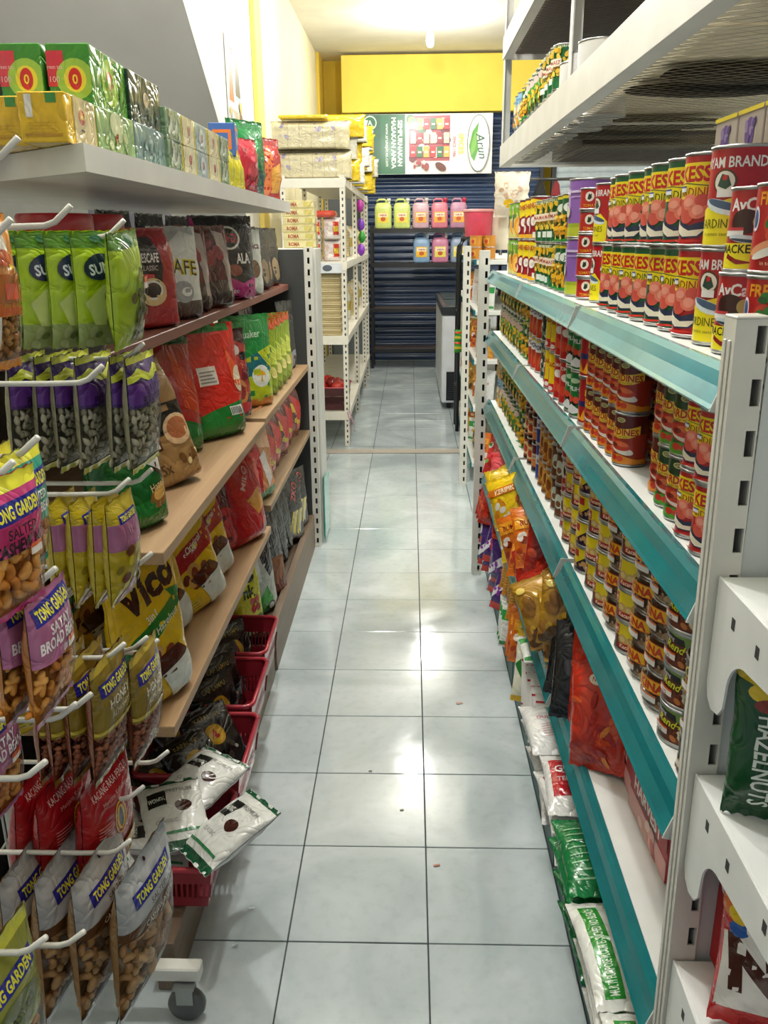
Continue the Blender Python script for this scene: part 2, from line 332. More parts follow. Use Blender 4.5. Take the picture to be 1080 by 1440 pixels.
def pack(name, w, h, d, base, items, prof='pillow', n=2.4, seed=1, crk=.0016, kind='film', back=None, N=14, Mr=16, window=None, nuts=None, eps=.00014):
    """window=(v0,v1) clear film band; nuts=(kind,size,colours)"""
    mb = MB(); G, us, vs, arc = pack_grid(w, h, d, n, prof, N, Mr, seed, crk, 1)
    cf = clear_film()
    def mf(i, j):
        vm = (vs[j]+vs[j+1])/2
        if window and window[0] < vm < window[1]: return cf
        return M(base, kind)
    grid_faces(mb, G, mf)
    if items: decal(mb, G, us, vs, arc/h, items, kind, eps)
    B, _, _, _ = pack_grid(w, h, d, n, prof, N, Mr, seed, crk, -1); B = B[::-1]
    grid_faces(mb, B, lambda i, j: M(back or base, kind))
    o = mb.build(name)
    if nuts:
        rn = random.Random(seed+7); sv, sf = nut_shape(nuts[0]); sz = nuts[1]; nb = MB(); H = window[1]-window[0]
        rows = max(2, int(H*h/(sz*.50))); cols = max(2, int(arc/(sz*.62)))
        for a in range(rows):
            for b in range(cols):
                u = (b+.5+rn.uniform(-.35, .35)+(a % 2)*.3)/cols; v = window[0]+H*(a+.5+rn.uniform(-.35, .35))/rows
                if not (.05 < u < .95) or v < .07: continue
                i = min(range(len(us)), key=lambda k: abs(us[k]-u)); j = min(range(len(vs)), key=lambda k: abs(vs[k]-v))
                i0 = min(i, len(us)-2); p = G[i][j].copy(); p.x = p.x+(u-us[i])*arc*(.9 if .2 < u < .8 else .3); p.z = v*h
                nr = (G[min(i+1, len(us)-1)][j]-G[max(i-1, 0)][j]).cross(G[i][min(j+1, len(vs)-1)]-G[i][max(j-1, 0)]).normalized()
                s_ = sz*.5*rn.uniform(.85, 1.15); p -= nr*s_*rn.uniform(.45, .95)
                rot = Matrix.Rotation(rn.uniform(0, 2*PI), 3, 'Y'); rot = Matrix.Rotation(rn.uniform(-.5, .5), 3, 'X') @ Matrix.Rotation(rn.uniform(-.5, .5), 3, 'Z') @ rot
                q = Vector((0, -1, 0)).rotation_difference(nr).to_matrix() @ rot
                nb.add([p+q @ (v_*s_) for v_ in sv], sf, M(rn.choice(nuts[2]), 'nut'), True)
        nbo = nb.build({'cashew': 'cashew_nuts', 'almond': 'almonds', 'seed': 'seeds', 'bean': 'broad_beans'}[nuts[0]], o); nbo['kind'] = 'stuff'
        # hidden fill behind the nuts
    return o
def boxpack(name, w, d, h, base, front=(), side=(), top=(), kind='card', bev=.0015, eps=.00015):
    mb = MB(); mb.box(-w/2, -d/2, 0, w/2, d/2, h, M(base, kind), bev)
    e = .0002
    def face(o, a, b, W, items):
        if items: decal(mb, [[Vector(o)+Vector(a)*i+Vector(b)*j for j in (0, 1)] for i in (0, 1)], [0, 1], [0, 1], W, items, kind, eps)
    face((-w/2, -d/2-e, 0), (w, 0, 0), (0, 0, h), w/h, front)
    face((w/2+e, -d/2, 0), (0, d, 0), (0, 0, h), d/h, side)
    face((-w/2-e, d/2, 0), (0, -d, 0), (0, 0, h), d/h, side)
    face((-w/2, -d/2, h+e), (w, 0, 0), (0, d, 0), w/d, top)
    return mb.build(name)
USED = set(); PROTOS = []
def put(proto, loc, rz=0, tilt=0, roll=0, label=None, cat=None, group=None, scale=1):
    if proto.name not in USED: o = proto; USED.add(proto.name)
    else: o = dup(proto)
    o.location = loc; o.rotation_euler = (tilt, roll, rz); o.scale = (scale,)*3
    if 'group' in o and not group: del o['group']
    return tag(o, label, cat, group)
ORD = ['nearest', 'second nearest', 'third nearest', 'fourth nearest', 'fifth nearest', 'sixth nearest', 'seventh nearest', 'eighth nearest', 'ninth nearest', 'tenth nearest', 'eleventh nearest', 'twelfth nearest']
TIER = {1: [''], 2: ['lower tier, ', 'upper tier, '], 3: ['bottom tier, ', 'middle tier, ', 'top tier, '], 4: ['bottom tier, ', 'second tier up, ', 'third tier up, ', 'top tier, '], 5: ['bottom tier, ', 'second tier up, ', 'middle tier, ', 'fourth tier up, ', 'top tier, ']}
rng = random.Random(5)

# ================================================================== SETTING
CEIL = 3.35; LW = -.8; BACK = 9.4
fl = MB(); fl.box(-2.6, -2.6, -.06, 3.6, BACK, -.004, M('#3b3f40', 'matte')); floor = struct(fl.build('floor'))
tm = tile_mat(); tb = MB(); tb.box(.0015, .0015, -.004, .2985, .2985, 0, tm, .0012); tme = tb.mesh('tile')
for c in range(-3, 4):
    for r in range(-2, 31):
        if r*.3 > BACK-.3: continue
        o = bpy.data.objects.new('tile', tme); COL.objects.link(o); o.parent = floor; o.location = (c*.3, r*.3+(.0 if r*.3 < 4.3 else .01), 0)
        o.rotation_euler = (rng.uniform(-.0012, .0012), rng.uniform(-.0012, .0012), 0)
ot = MB(); ot.box(-2.6, -2.6, -.004, -.9015, BACK, -.0006, tm); ot.box(1.2015, -2.6, -.004, 3.6, BACK, -.0006, tm); o = ot.build('tile_field', floor); o['kind'] = 'stuff'
t = MB(); t.box(-.9, 4.30, 0, 1.2, 4.41, .008, M('#a79f93', 'card'), .003); struct(t.build('trim_1'))
c = MB(); c.box(-3.2, -2.6, CEIL, 3.6, BACK, CEIL+.1, M('#e6e2d4', 'wall')); struct(c.build('ceiling'))
# left wall ends at the sloping underside of a staircase
wl = MB(); wc = M('#e2ddc6', 'wall')
def line_z(y): return 2.487-(y-3.037)*.694
wl.add([(LW, 3.037-(CEIL-2.487)/.694, CEIL), (LW, 4.62, line_z(4.62)), (LW, 4.62, 0), (LW, BACK, 0), (LW, BACK, CEIL)], [(0, 1, 2, 3, 4)], M('#e6e4da', 'wall'))
wl.add([(LW-.12, 3.037-(CEIL-2.487)/.694, CEIL), (LW-.12, 4.62, line_z(4.62)), (LW-.12, 4.62, 0), (LW-.12, BACK, 0), (LW-.12, BACK, CEIL)], [(4, 3, 2, 1, 0)], wc)
wl.add([(LW, 4.62, 0), (LW, 4.62, line_z(4.62)), (LW-.12, 4.62, line_z(4.62)), (LW-.12, 4.62, 0)], [(0, 1, 2, 3)], wc)
wall_left = struct(wl.build('wall_left'))
y0 = 3.037-(CEIL-2.487)/.694
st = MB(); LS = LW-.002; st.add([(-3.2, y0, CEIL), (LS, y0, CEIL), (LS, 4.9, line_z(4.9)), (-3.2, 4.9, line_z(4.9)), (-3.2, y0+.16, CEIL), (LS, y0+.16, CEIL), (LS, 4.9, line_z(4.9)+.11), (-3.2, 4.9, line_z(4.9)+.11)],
  [(0, 3, 2, 1), (4, 5, 6, 7), (0, 1, 5, 4), (2, 3, 7, 6), (1, 2, 6, 5), (0, 4, 7, 3)], M('#b9b8b4', 'wall')); struct(st.build('ceiling_slope'))  # grey puts the shade on a white underside into the colour
b = MB(); b.box(-3.2, 4.65, 0, LW-.12, 4.75, 2, wc); struct(b.build('wall_understairs'))
b = MB(); b.box(-3.3, -2.6, 0, -3.2, 4.7, CEIL, wc); struct(b.build('wall_far_left'))
b = MB(); b.box(-1.25, 2.75, 0, -.95, 3.1, 1.58, M('#55545c', 'wall'), .004); struct(b.build('column'))
cp = MB(); cp.box(LW, 5.13, 0, LW+.03, 6.68, CEIL, M('#e8e0bc', 'wall'), .004); cp.box(LW, 6.70, 0, LW+.03, 8.86, CEIL, M('#e8e0bc', 'wall'), .004); struct(cp.build('wall_panelling'))
t = MB(); t.box(LW, 4.86, 0, LW+.035, 5.12, CEIL, M('#e8d070', 'wall'), .005); struct(t.build('trim_2'))
b = MB(); b.box(-.9, BACK, 0, 3.6, BACK+.1, CEIL, M('#dfc03c', 'wall')); b.box(LW, 8.88, 0, LW+.06, BACK, CEIL, M('#dfbe40', 'wall')); struct(b.build('wall_back'))
b = MB(); b.box(3.6, -2.6, 0, 3.7, BACK, CEIL, M('#eeeade', 'wall')); struct(b.build('wall_right'))
b = MB(); b.box(-.5, 8.9, 2.745, 2.0, BACK-.001, CEIL-.03, M('#e9d155', 'wall'), .006); struct(b.build('bulkhead'))
po = MB(); po.box(-3.2, -2.62, 2.6, 3.6, -2.5, CEIL, wc); struct(po.build('wall_front'))
# roller shutters
def shutter(name, x0, x1, y, z1, col, label):
    root = empty(name, ((x0+x1)/2, y, 0)); mb = MB(); n = 5; m = M(col, 'plastic')
    prof = [(0, 0), (.012, .012), (.020, .035), (.012, .058), (0, .068), (-.0, .078)]
    mb.add([(x, -dy, z) for dy, z in prof for x in ((x0-x1)/2, (x1-x0)/2)], [(2*i, 2*i+1, 2*i+3, 2*i+2) for i in range(len(prof)-1)], m, True)
    me = mb.mesh('slat'); k = 0
    while k*.078 < z1:
        o = bpy.data.objects.new('slat', me); COL.objects.link(o); o.parent = root; o.location = (0, 0, k*.078); k += 1
    g = MB(); 
    for x in ((x0-x1)/2-.03, (x1-x0)/2-.02): g.box(x, -.04, 0, x+.05, .04, z1+.1, M('#20242c', 'paint'), .004)
    g.build('guide_rail', root)
    return tag(root, label, 'shutter')
shutter('roller_shutter', -.32, 1.75, 9.05, 2.74, '#2b3f63', 'dark navy ribbed roller shutter closing the back of the shop')
shutter('roller_shutter', 1.9, 3.4, 9.05, 2.74, '#b9c6cf', 'pale blue-grey ribbed roller shutter glimpsed past the right-hand shelves')
g = MB(); g.box(-.8, 9.0, 0, -.35, 9.3, 2.74, M('#5b5f63', 'wall')); struct(g.build('wall_pier'))
# banner
bw, bh = 1.50, .62
ba = MB(); ba.box(-bw/2, -.004, 0, bw/2, .004, bh, M('#f2f4f1', 'print')); W = bw/bh; hx = W/2
its = [R(-hx, 0, -hx+.86, 1, '#1f6b46'), R(-hx, 0, -hx+.42, 1, '#1b5c40'), E(-hx+.23, .86, .12, .12, '#cfe2d5'), E(-hx+.23, .86, .10, .10, '#1f6b46'), T('A', -hx+.23, .86, .09, '#cfe2d5'),
  T('SEMPURNAKAN', -hx+.77, .52, .078, '#f4f7f4', -90, .9, .03), T('MASAKAN ANDA', -hx+.655, .52, .078, '#f4f7f4', -90, .92, .03), T('www.arunspices.com', -hx+.54, .49, .06, '#e3ede6', -90, .86, .01),
  R(-hx+.93, .22, -hx+1.66, .97, '#b65a63'), *blobs(46, -hx+.95, .26, -hx+1.64, .95, ['#c9404a', '#e9d9c8', '#8e9c8f', '#d8b04c', '#7d3342', '#efe8e0', '#4f7f5a', '#a33a46'], .03, .09, 3, .9),
  *[R(-hx+.95+.12*i, .28+.23*j, -hx+1.05+.12*i, .46+.23*j, ['#c23a44', '#e6d7c7', '#3f7a50', '#a8404a', '#d9b85a', '#d7c9bb'][(i*2+j) % 6]) for i in range(6) for j in range(3)],
  *[R(-hx+.97+.12*i, .35+.23*j, -hx+1.03+.12*i, .38+.23*j, '#f3ece6') for i in range(6) for j in range(3)],
  E(-hx+1.5, .12, .11, .06, '#6f3a30', -30), *blobs(9, -hx+1.0, .1, -hx+1.5, .2, ['#e9e4e0', '#cdb8b4', '#a44'+'a4a'], .03, .07, 8),
  T('SINCE 1986', -hx+1.74, .45, .05, '#c4506c', -90, .5, .01), T('SPICES', -hx+1.86, .5, .085, '#ecd94e', -90, .78, .02),
  E(-hx+2.17, .5, .20, .47, '#2a3b35', 0, 40), E(-hx+2.17, .5, .19, .46, '#f2f4f1', 0, 40), P([(-hx+2.0, .45), (-hx+2.06, .7), (-hx+2.17, .85), (-hx+2.14, .62), (-hx+2.17, .4), (-hx+2.1, .2), (-hx+2.04, .28)], '#5aa63f'), E(-hx+2.09, .5, .04, .2, '#83bf55', -12),
  T('Arun', -hx+2.23, .45, .15, '#1f5f48', -80, .66, .005, .25)]
decal(ba, [[Vector((-bw/2+bw*i, -.0045, bh*j)) for j in (0, 1)] for i in (0, 1)], [0, 1], [0, 1], W, its, 'print', .0003)
bn = ba.build('banner', loc=(.42, 8.86, 2.10)); tag(bn, 'green and white spice banner hung above the navy shutter', 'banner')
# poster on the left wall
pm = MB(); pm.box(-.23, -.003, 0, .23, .001, .49, M('#e9edf2', 'print'))
decal(pm, [[Vector((-.23+.46*i, -.0035, .49*j)) for j in (0, 1)] for i in (0, 1)], [0, 1], [0, 1], .46/.49, [R(-.46, 0, .0, 1, '#eef0f3'), R(.0, .35, .46, 1, '#9db7d3'), P([(-.4, .3), (-.1, .3), (-.15, .75), (-.3, .78)], '#c8562e'), P([(.02, .4), (.3, .4), (.25, .8), (.08, .82)], '#2c2e33'), R(-.4, .04, .4, .22, '#b9b3a4'), T('kopi', -.15, .88, .1, '#b13b35', 0, .3), *blobs(8, -.4, .05, .4, .3, ['#c8b06a', '#8a5a44', '#dfe4ea'], .04, .1, 4)], 'print', .0004)
p_o = pm.build('poster', loc=(LW+.006, 4.17, 2.05)); p_o.rotation_euler = (0, 0, PI/2); tag(p_o, 'narrow illustrated poster on the white wall beside the stair underside', 'poster')
# bulbs on the ceiling, the later ones added for brightness
def bulb(x, y, z, lab):
    r = empty('light_bulb', (x, y, z)); s = MB(); s.lathe([(.024, .0), (.026, .05), (.03, .06), (.045, .075), (.05, CEIL-z-.001)], M('#f4f4f2', 'plastic'), 20); s.build('socket', r)
    e = MB(); e.lathe([(.004, -.12), (.022, -.115), (.034, -.09), (.036, -.06), (.034, -.03), (.024, 0)], emit('#fff8ea', 11), 20); b_ = e.build('bulb', r); b_.visible_shadow = True
    return tag(r, lab, 'light bulb')
for (p, e), lab in zip(BULBS_AND_FILL, ['bare glowing bulb on the ceiling before the yellow bulkhead', 'glowing ceiling bulb above the far white rack', 'glowing ceiling bulb above the left coffee shelves', 'added glowing bulb brightening the near end of the aisle', 'added glowing bulb brightening the neighbouring right aisle', 'added light without a bulb over the left, under-stair side', 'added glowing bulb brightening the right end cap']):
    bulb(p[0], p[1], 3.2, lab) if p[0] != -1.9 else None  # the added light over the left side gets no bulb

# ================================================================== slotted steel posts
def slotted(mb, w, h, sw, sh, pitch, m, axis='x', t=.002, z0=.0, cx=.5, x0=0., y0=0.):
    """plate in xz (axis x) with real slots; built from strips; lower-left at x0,y0"""
    a = w*cx-sw/2; b = w*cx+sw/2
    def bx(u0, z_0, u1, z_1):
        if axis == 'x': mb.box(x0+u0, y0, z_0, x0+u1, y0+t, z_1, m)
        else: mb.box(x0, y0+u0, z_0, x0+t, y0+u1, z_1, m)
    bx(0, z0, a, h); bx(b, z0, w, h); z = z0
    n = int((h-z0-.03)/pitch)
    for k in range(n+1):
        zt = z0+.02+k*pitch if k else z0+.02
        bx(a, z, b, min(zt, h)); z = zt+sh
        if z > h-.02: break
    if z < h: bx(a, z, b, h)
GREY = '#d9d8cf'
def post(name, x, y, h, lab, w=.040, dp=.040, side=1, rib=True, sw=.010, sh=.026, pitch=.05, col=GREY, parent=None, cx=.62):
    """post with slotted face toward the camera (-y)"""
    mb = MB(); m = M(col, 'paint')
    mb.box(-w/2, -dp/2+.002, 0, -w/2+.002, dp/2, h, m); mb.box(w/2-.002, -dp/2+.002, 0, w/2, dp/2, h, m); mb.box(-w/2+.002, dp/2-.002, 0, w/2-.002, dp/2, h, m)
    if rib: mb.box(-w/2-.0016, -dp/2+.008, 0, -w/2, -dp/2+.013, h-.02, m, .0007); mb.box(-w/2-.0016, dp/2-.012, 0, -w/2, dp/2-.006, h-.02, m, .0007)
    slotted(mb, w, h, sw, sh, pitch, m, 'x', .002, 0, cx, -w/2, -dp/2)
    mb.box(-w/2, -dp/2, h, w/2, dp/2, h+.003, m, .001)
    d = MB(); d.box(-w/2+.003, dp/2-.004, .01, w/2-.003, dp/2-.0025, h-.01, M('#2b2c2b', 'matte'));  # dark plate stands in for the shade inside the hollow post
    o = mb.build(name, parent, (x, y, 0)); d.build('shade_plate', o) if not parent else None
    return tag(o, lab, 'shelf post') if not parent else o

# ================================================================== RIGHT GONDOLA
XF, XB = .58, 1.03
TEAL = '#1b7378'
SH = [1.30, 1.067, .785, .48]
NAMES = ['top', 'second', 'third', 'fourth']
BAYS = [(-.585, .215), (.235, 1.075), (1.095, 2.065)]
BN = ['near', 'middle', 'far']
rf = struct
for si, z in enumerate(SH):
    for bi, (a, bb) in enumerate(BAYS):
        r = empty('shelf', (XF, a, z)); mb = MB()
        wm = M('#e6e8e4', 'paint'); L = bb-a
        mb.box(.012, 0, -.026, XB-XF, L, -.002, wm, .002); mb.build('shelf_plate', r)
        lip = MB(); prof = [(.012, .0), (.004, .001), (-.002, -.006), (-.007, -.02), (-.016, -.036), (-.019, -.040), (-.017, -.043), (-.010, -.037), (0, -.02), (.006, -.004), (.012, -.002)]
        tl = M('#4a9aa5' if si == 0 else TEAL, 'glossy')  # top rail coloured lighter for the reflections on it
        pv = [(x, y, zz) for y in (0, L) for x, zz in prof]; n = len(prof)
        lip.add(pv, [(i, (i+1) % n, n+(i+1) % n, n+i) for i in range(n)]+[tuple(range(n))[::-1], tuple(range(n, 2*n))], tl)
        lip.build('price_rail', r)
        e = MB(); e.add([(x, -.0015, zz) for x, zz in ((.05, -.001), (-.004, .0), (-.019, -.042), (.0, -.046), (.05, -.03))]+[(x, .0008, zz) for x, zz in ((.05, -.001), (-.004, .0), (-.019, -.042), (.0, -.046), (.05, -.03))], [(4, 3, 2, 1, 0), (5, 6, 7, 8, 9)]+[(i, (i+1) % 5, 5+(i+1) % 5, 5+i) for i in range(5)], M('#cfd3cf', 'paint')); e.build('end_bracket', r)
        tag(r, f'white steel {NAMES[si]} shelf with teal price rail, {BN[bi]} bay, right gondola', 'shelf')
for bi, (a, bb) in enumerate(BAYS):
    r = empty('base_shelf', (.60, a, 0)); mb = MB(); L = bb-a
    mb.box(.003, 0, .075, .44, L, .10, M('#dfe2de', 'paint'), .002); mb.build('shelf_plate', r)
    k = MB(); k.box(0, 0, 0, .006, L, .112, M('#1f5556', 'card'), .002); k.build('kick_plate', r)
    tag(r, f'low base shelf with dark teal kick plate, {BN[bi]} bay, right gondola', 'shelf')
bp = MB(); bp.box(XB+.005, -.58, .0, XB+.02, 2.06, 1.33, peg_mat('#8a8c8a')); tag(bp.build('pegboard'), 'grey perforated back panel behind the right gondola shelves', 'panel')
near_post = post('gondola_post', .580, -.607, 1.352, 'broad off-white slotted post in the right foreground', .031, .032, cx=.80, sw=.009)
near_post.rotation_euler = (0, -.0095, 0); near_post.location.x += .0128
post('gondola_post', .556, 2.10, 1.372, 'off-white slotted post at the far end of right gondola', .040, .05, cx=.66)
post('gondola_post', 1.03, 2.10, 1.372, 'rear slotted post behind the far end of right gondola', .040, .05)
post('gondola_post', .580, 3.55, 1.375, 'white slotted post of the second right gondola beyond the gap', .040, .04)

# end cap facing the camera
for k, (zt, lab) in enumerate([(1.095, 'upper'), (.86, 'middle'), (.60, 'lower')]):
    r = empty('end_shelf', (.578, -.625, zt)); mb = MB(); wm = M('#e3e6e5', 'paint')
    mb.box(0, -.34, -.02, .42, 0, 0, wm, .002); mb.box(0, -.36, -.035, .42, -.34, .0, wm, .002); mb.build('shelf_plate', r)
    br = MB(); pts = [(.0, .0), (-.34, .0), (-.34, -.03), (-.14, -.055)]+[(-.095+.045*math.sin(t), -.105+.045*math.cos(t)) for t in (PI*(0+.5*i/8) for i in range(9))]+[(-.048, -.125), (-.038, -.138), (-.02, -.142), (-.006, -.135), (.0, -.12)]
    n = len(pts); br.add([(-.002, y, zz) for y, zz in pts]+[(.0005, y, zz) for y, zz in pts], [tuple(range(n)), tuple(range(n, 2*n))[::-1]]+[(i, n+i, n+(i+1) % n, (i+1) % n) for i in range(n)], wm)
    for yy, zz in ((-.05, -.03), (-.11, -.03), (-.2, -.02)): br.box(-.0025, yy-.004, zz-.006, -.0019, yy+.004, zz+.006, M('#3a3c3c', 'matte'))
    br.build('bracket', r); tag(r, f'white steel end-cap shelf with curved bracket, {lab} one at the right edge', 'shelf')
ep = MB(); ep.box(.60, -.618, .0, 1.05, -.606, 1.34, peg_mat('#c9cfcd')); tag(ep.build('pegboard'), 'pale perforated panel closing the right gondola end', 'panel')

# overhead rack
AL = M('#d9d9d4', 'paint')
def mesh_panel(parent, z):
    mb = MB(); m = M('#b5ad98', 'paint'); p = .0150; y = -.88; k = 0; L = .046; hx_ = .62
    while y < 2.02:
        vs = []; n = int(hx_/(L/2)); 
        for i in range(n+1):
            zz = (p*.48 if (i+k) % 2 else -p*.48); x = .615+i*L/2
            vs += [(x, y+zz-.0011, z), (x, y+zz+.0011, z+.0009)]
        mb.add(vs, [(2*i, 2*i+2, 2*i+3, 2*i+1) for i in range(n)], m); y += p; k += 1
    o = mb.build('wire_mesh', parent); o['kind'] = 'stuff'
rk = empty('overhead_rack', (0, 0, 0))
for lev, (za, zb) in enumerate([(1.677, 1.752), (2.045, 2.12)]):
    f = MB(); f.box(.60, -.92, za, .603, 2.07, zb, AL, .001); f.box(.60, -.92, za, .632, 2.07, za+.003, AL, .001); f.build('front_beam', rk)
    f = MB(); f.box(1.227, -.92, za, 1.23, 2.07, zb, AL, .001); f.build('rear_beam', rk)
    f = MB(); f.box(.603, -.92, za, 1.227, -.917, zb, AL); f.build('end_beam', rk)
    f = MB(); f.box(.603, 2.067, za, 1.227, 2.07, zb, AL); f.build('end_beam', rk)
    f = MB(); f.box(.603, .85, za+.01, 1.227, .875, za+.013, AL); f.build('cross_brace', rk)
    mesh_panel(rk, za+.004)
for x, y in ((.604, 2.066), (.636, .83), (1.19, 2.06), (.604, -.84), (1.19, -.84)):
    f = MB(); s_ = -1 if x < .9 else 1; f.box(x, y-.0015, 1.679, x+.030, y+.0015, CEIL, AL); f.box(x, y-.034, 1.679, x+.003, y, CEIL, AL); f.build('upright', rk)
f = MB(); f.tube([(1.15, -.85, 1.84), (1.15, 2.05, 1.84)], .006, M('#777777', 'metal')); f.build('guard_rail', rk)
tag(rk, 'pale grey steel rack with wire mesh shelves hung above right gondola', 'rack')

# ================================================================== LEFT GONDOLA
lw = wood_mat('#b0916c', '#a08160'); rw = wood_mat('#8e5a4c', '#774539'); dw = wood_mat('#7c6a58', '#6b5948'); tan = wood_mat('#9a8263', '#8a7355')
def board(name, x0, x1, y0, y1, z1, th, m, lab, cat='shelf'):
    mb = MB(); mb.box(x0, y0, z1-th, x1, y1, z1, m, .0015); o = mb.build(name); return tag(o, lab, cat)
lg = MB(); lm = M('#d2d2cf', 'paint'); _q = [(-.20, -.155), (-.20, 2.02), (-.78, 2.02), (-.78, .06), (-.44, .06)]; lg.add([(x, y, z_) for z_ in (1.52, 1.558) for x, y in _q], [(0, 1, 2, 3, 4)[::-1] if 0 else (0, 4, 3, 2, 1)[::-1][::-1], (5, 6, 7, 8, 9)]+[(i, (i+1) % 5, 5+(i+1) % 5, 5+i) for i in range(5)], lm); tag(lg.build('ledge'), 'thick pale grey ledge carrying tea boxes over the left shelves', 'ledge')
board('shelf', -.62, -.275, .02, 2.42, 1.235, .024, rw, 'reddish-brown wooden top shelf of the left gondola holding coffee bags')
board('shelf', -.62, -.18, -.03, 1.10, .895, .024, lw, 'wide light wooden second shelf, near half of left gondola')
board('shelf', -.62, -.20, 1.22, 2.42, .882, .024, lw, 'light wooden second shelf, far half of left gondola')
board('shelf', -.62, -.19, -.03, 1.16, .54, .024, lw, 'light wooden third shelf under the yellow cereal-drink bags')
board('shelf', -.62, -.20, 1.24, 2.40, .585, .022, tan, 'narrow wooden third shelf, far half of left gondola')
board('base_board', -.62, -.245, -.05, 1.16, .115, .02, dw, 'brown base board under the red baskets')
board('base_board', -.62, -.235, 1.20, 2.42, .14, .02, dw, 'brown base board of the far half of left gondola')
board('kick_board', -.24, -.20, -.13, 1.15, .118, .118, dw, 'brown wooden kick board below the red baskets', 'board')
board('kick_board', -.225, -.198, 1.19, 2.43, .165, .165, dw, 'taller brown wooden kick board, far half of left gondola', 'board')
bp = MB(); bp.box(-.64, .0, .0, -.625, 2.44, 1.36, peg_mat('#2f3030')); tag(bp.build('pegboard'), 'dark perforated back panel behind the left gondola shelves', 'panel')
ep = MB(); ep.box(-.60, 2.425, .0, -.205, 2.435, 1.38, peg_mat('#3d3f3f')); tag(ep.build('pegboard'), 'grey perforated end panel at the far end of left gondola', 'panel')
post('gondola_post', -.187, 2.45, 1.385, 'off-white slotted post at the far end of left gondola', .036, .04, cx=.55)
t = MB(); t.box(-.155, 2.475, .02, -.15, 2.72, .30, M('#4fb3a5', 'glossy'), .002); t.box(-.152, 2.475, .30, -.149, 2.6, .33, M('#4fb3a5', 'glossy'), .001); tag(t.build('plastic_sheet'), 'teal plastic sheet leaning on the floor behind left gondola post', 'sheet')

# wire display stand, front left
ds = empty('wire_display_stand', (-.44, -.55, 0)); wm = M('#d6d6cf', 'plastic')
fr = MB()
for y in (-.18, -.92): 
    fr.box(-.62+.44, y-.015+.55, .09, -.135+.44, y+.015+.55, .12, wm, .003); 
for y in (-.20, -.92): fr.tube([(0, y+.55, .12), (0, y+.55, 1.75)], .011, wm)
fr.build('frame', ds)
gr = MB()
for k in range(12): y = -.23-k*.058; gr.tube([(0, y+.55, .2), (0, y+.55, 1.72)], .0022, wm, 5)
for k in range(27): gr.tube([(0, -.37, .2+k*.058), (0, .35, .2+k*.058)], .0022, wm, 5)
g_ = gr.build('wire_grid', ds); g_['kind'] = 'stuff'
HOOKS = dict(h1=(-.445, 1.442), h1b=(-.262, 1.430), h2=(-.40, 1.258), h2b=(-.228, 1.265), h3=(-.245, 1.085), h4=(-.345, 1.098), h5=(-.283, .968), h7=(-.293, .832), h7b=(-.340, .860), h8=(-.43, .895), h6=(-.605, 1.072), h9=(-.556, .892), h10=(-.298, .642), h11=(-.69, .89), h12=(-.490, .630), h13=(-.660, .640), h13b=(-.745, .715), h14=(-.605, 1.215), h15=(-.60, 1.425), h16=(-.56, 1.50), h17=(-.665, 1.205), h18=(-.42, .665), h19=(-.60, .905))
for k, (y, z) in HOOKS.items():
    mb = MB(); tip = {'h12': 0, 'h13': 0, 'h10': .0}.get(k, 0)
    mb.tube([(0, y+.55, z), (.25, y+.55, z), (.29, y+.55, z+.001), (.302, y+.55, z+.005), (.322, y+.55, z+.022)], .0035, wm, 8); mb.build('hook', ds)
for y in (-.19, -.93):
    mb = MB(); cm = M('#9a9c9b', 'metal'); x = -.165+.44
    mb.box(x-.02, y+.55-.02, .082, x+.02, y+.55+.02, .09, cm, .001); mb.box(x-.016, y+.55-.015, .045, x+.016, y+.55-.012, .083, cm); mb.box(x-.016, y+.55+.012, .045, x+.016, y+.55+.015, .083, cm)
    c_ = mb.build('caster', ds); wv = MB(); n = 20
    wv.lathe([(.012, -.011), (.032, -.011), (.036, -.006), (.036, .006), (.032, .011), (.012, .011)], M('#4b4d4d', 'plastic'), n); wo = wv.build('wheel', c_); wo.rotation_euler = (PI/2, 0, 0); wo.location = (x, y+.55, .036)
tag(ds, 'off-white wire display stand with peg hooks in the left foreground', 'display stand')

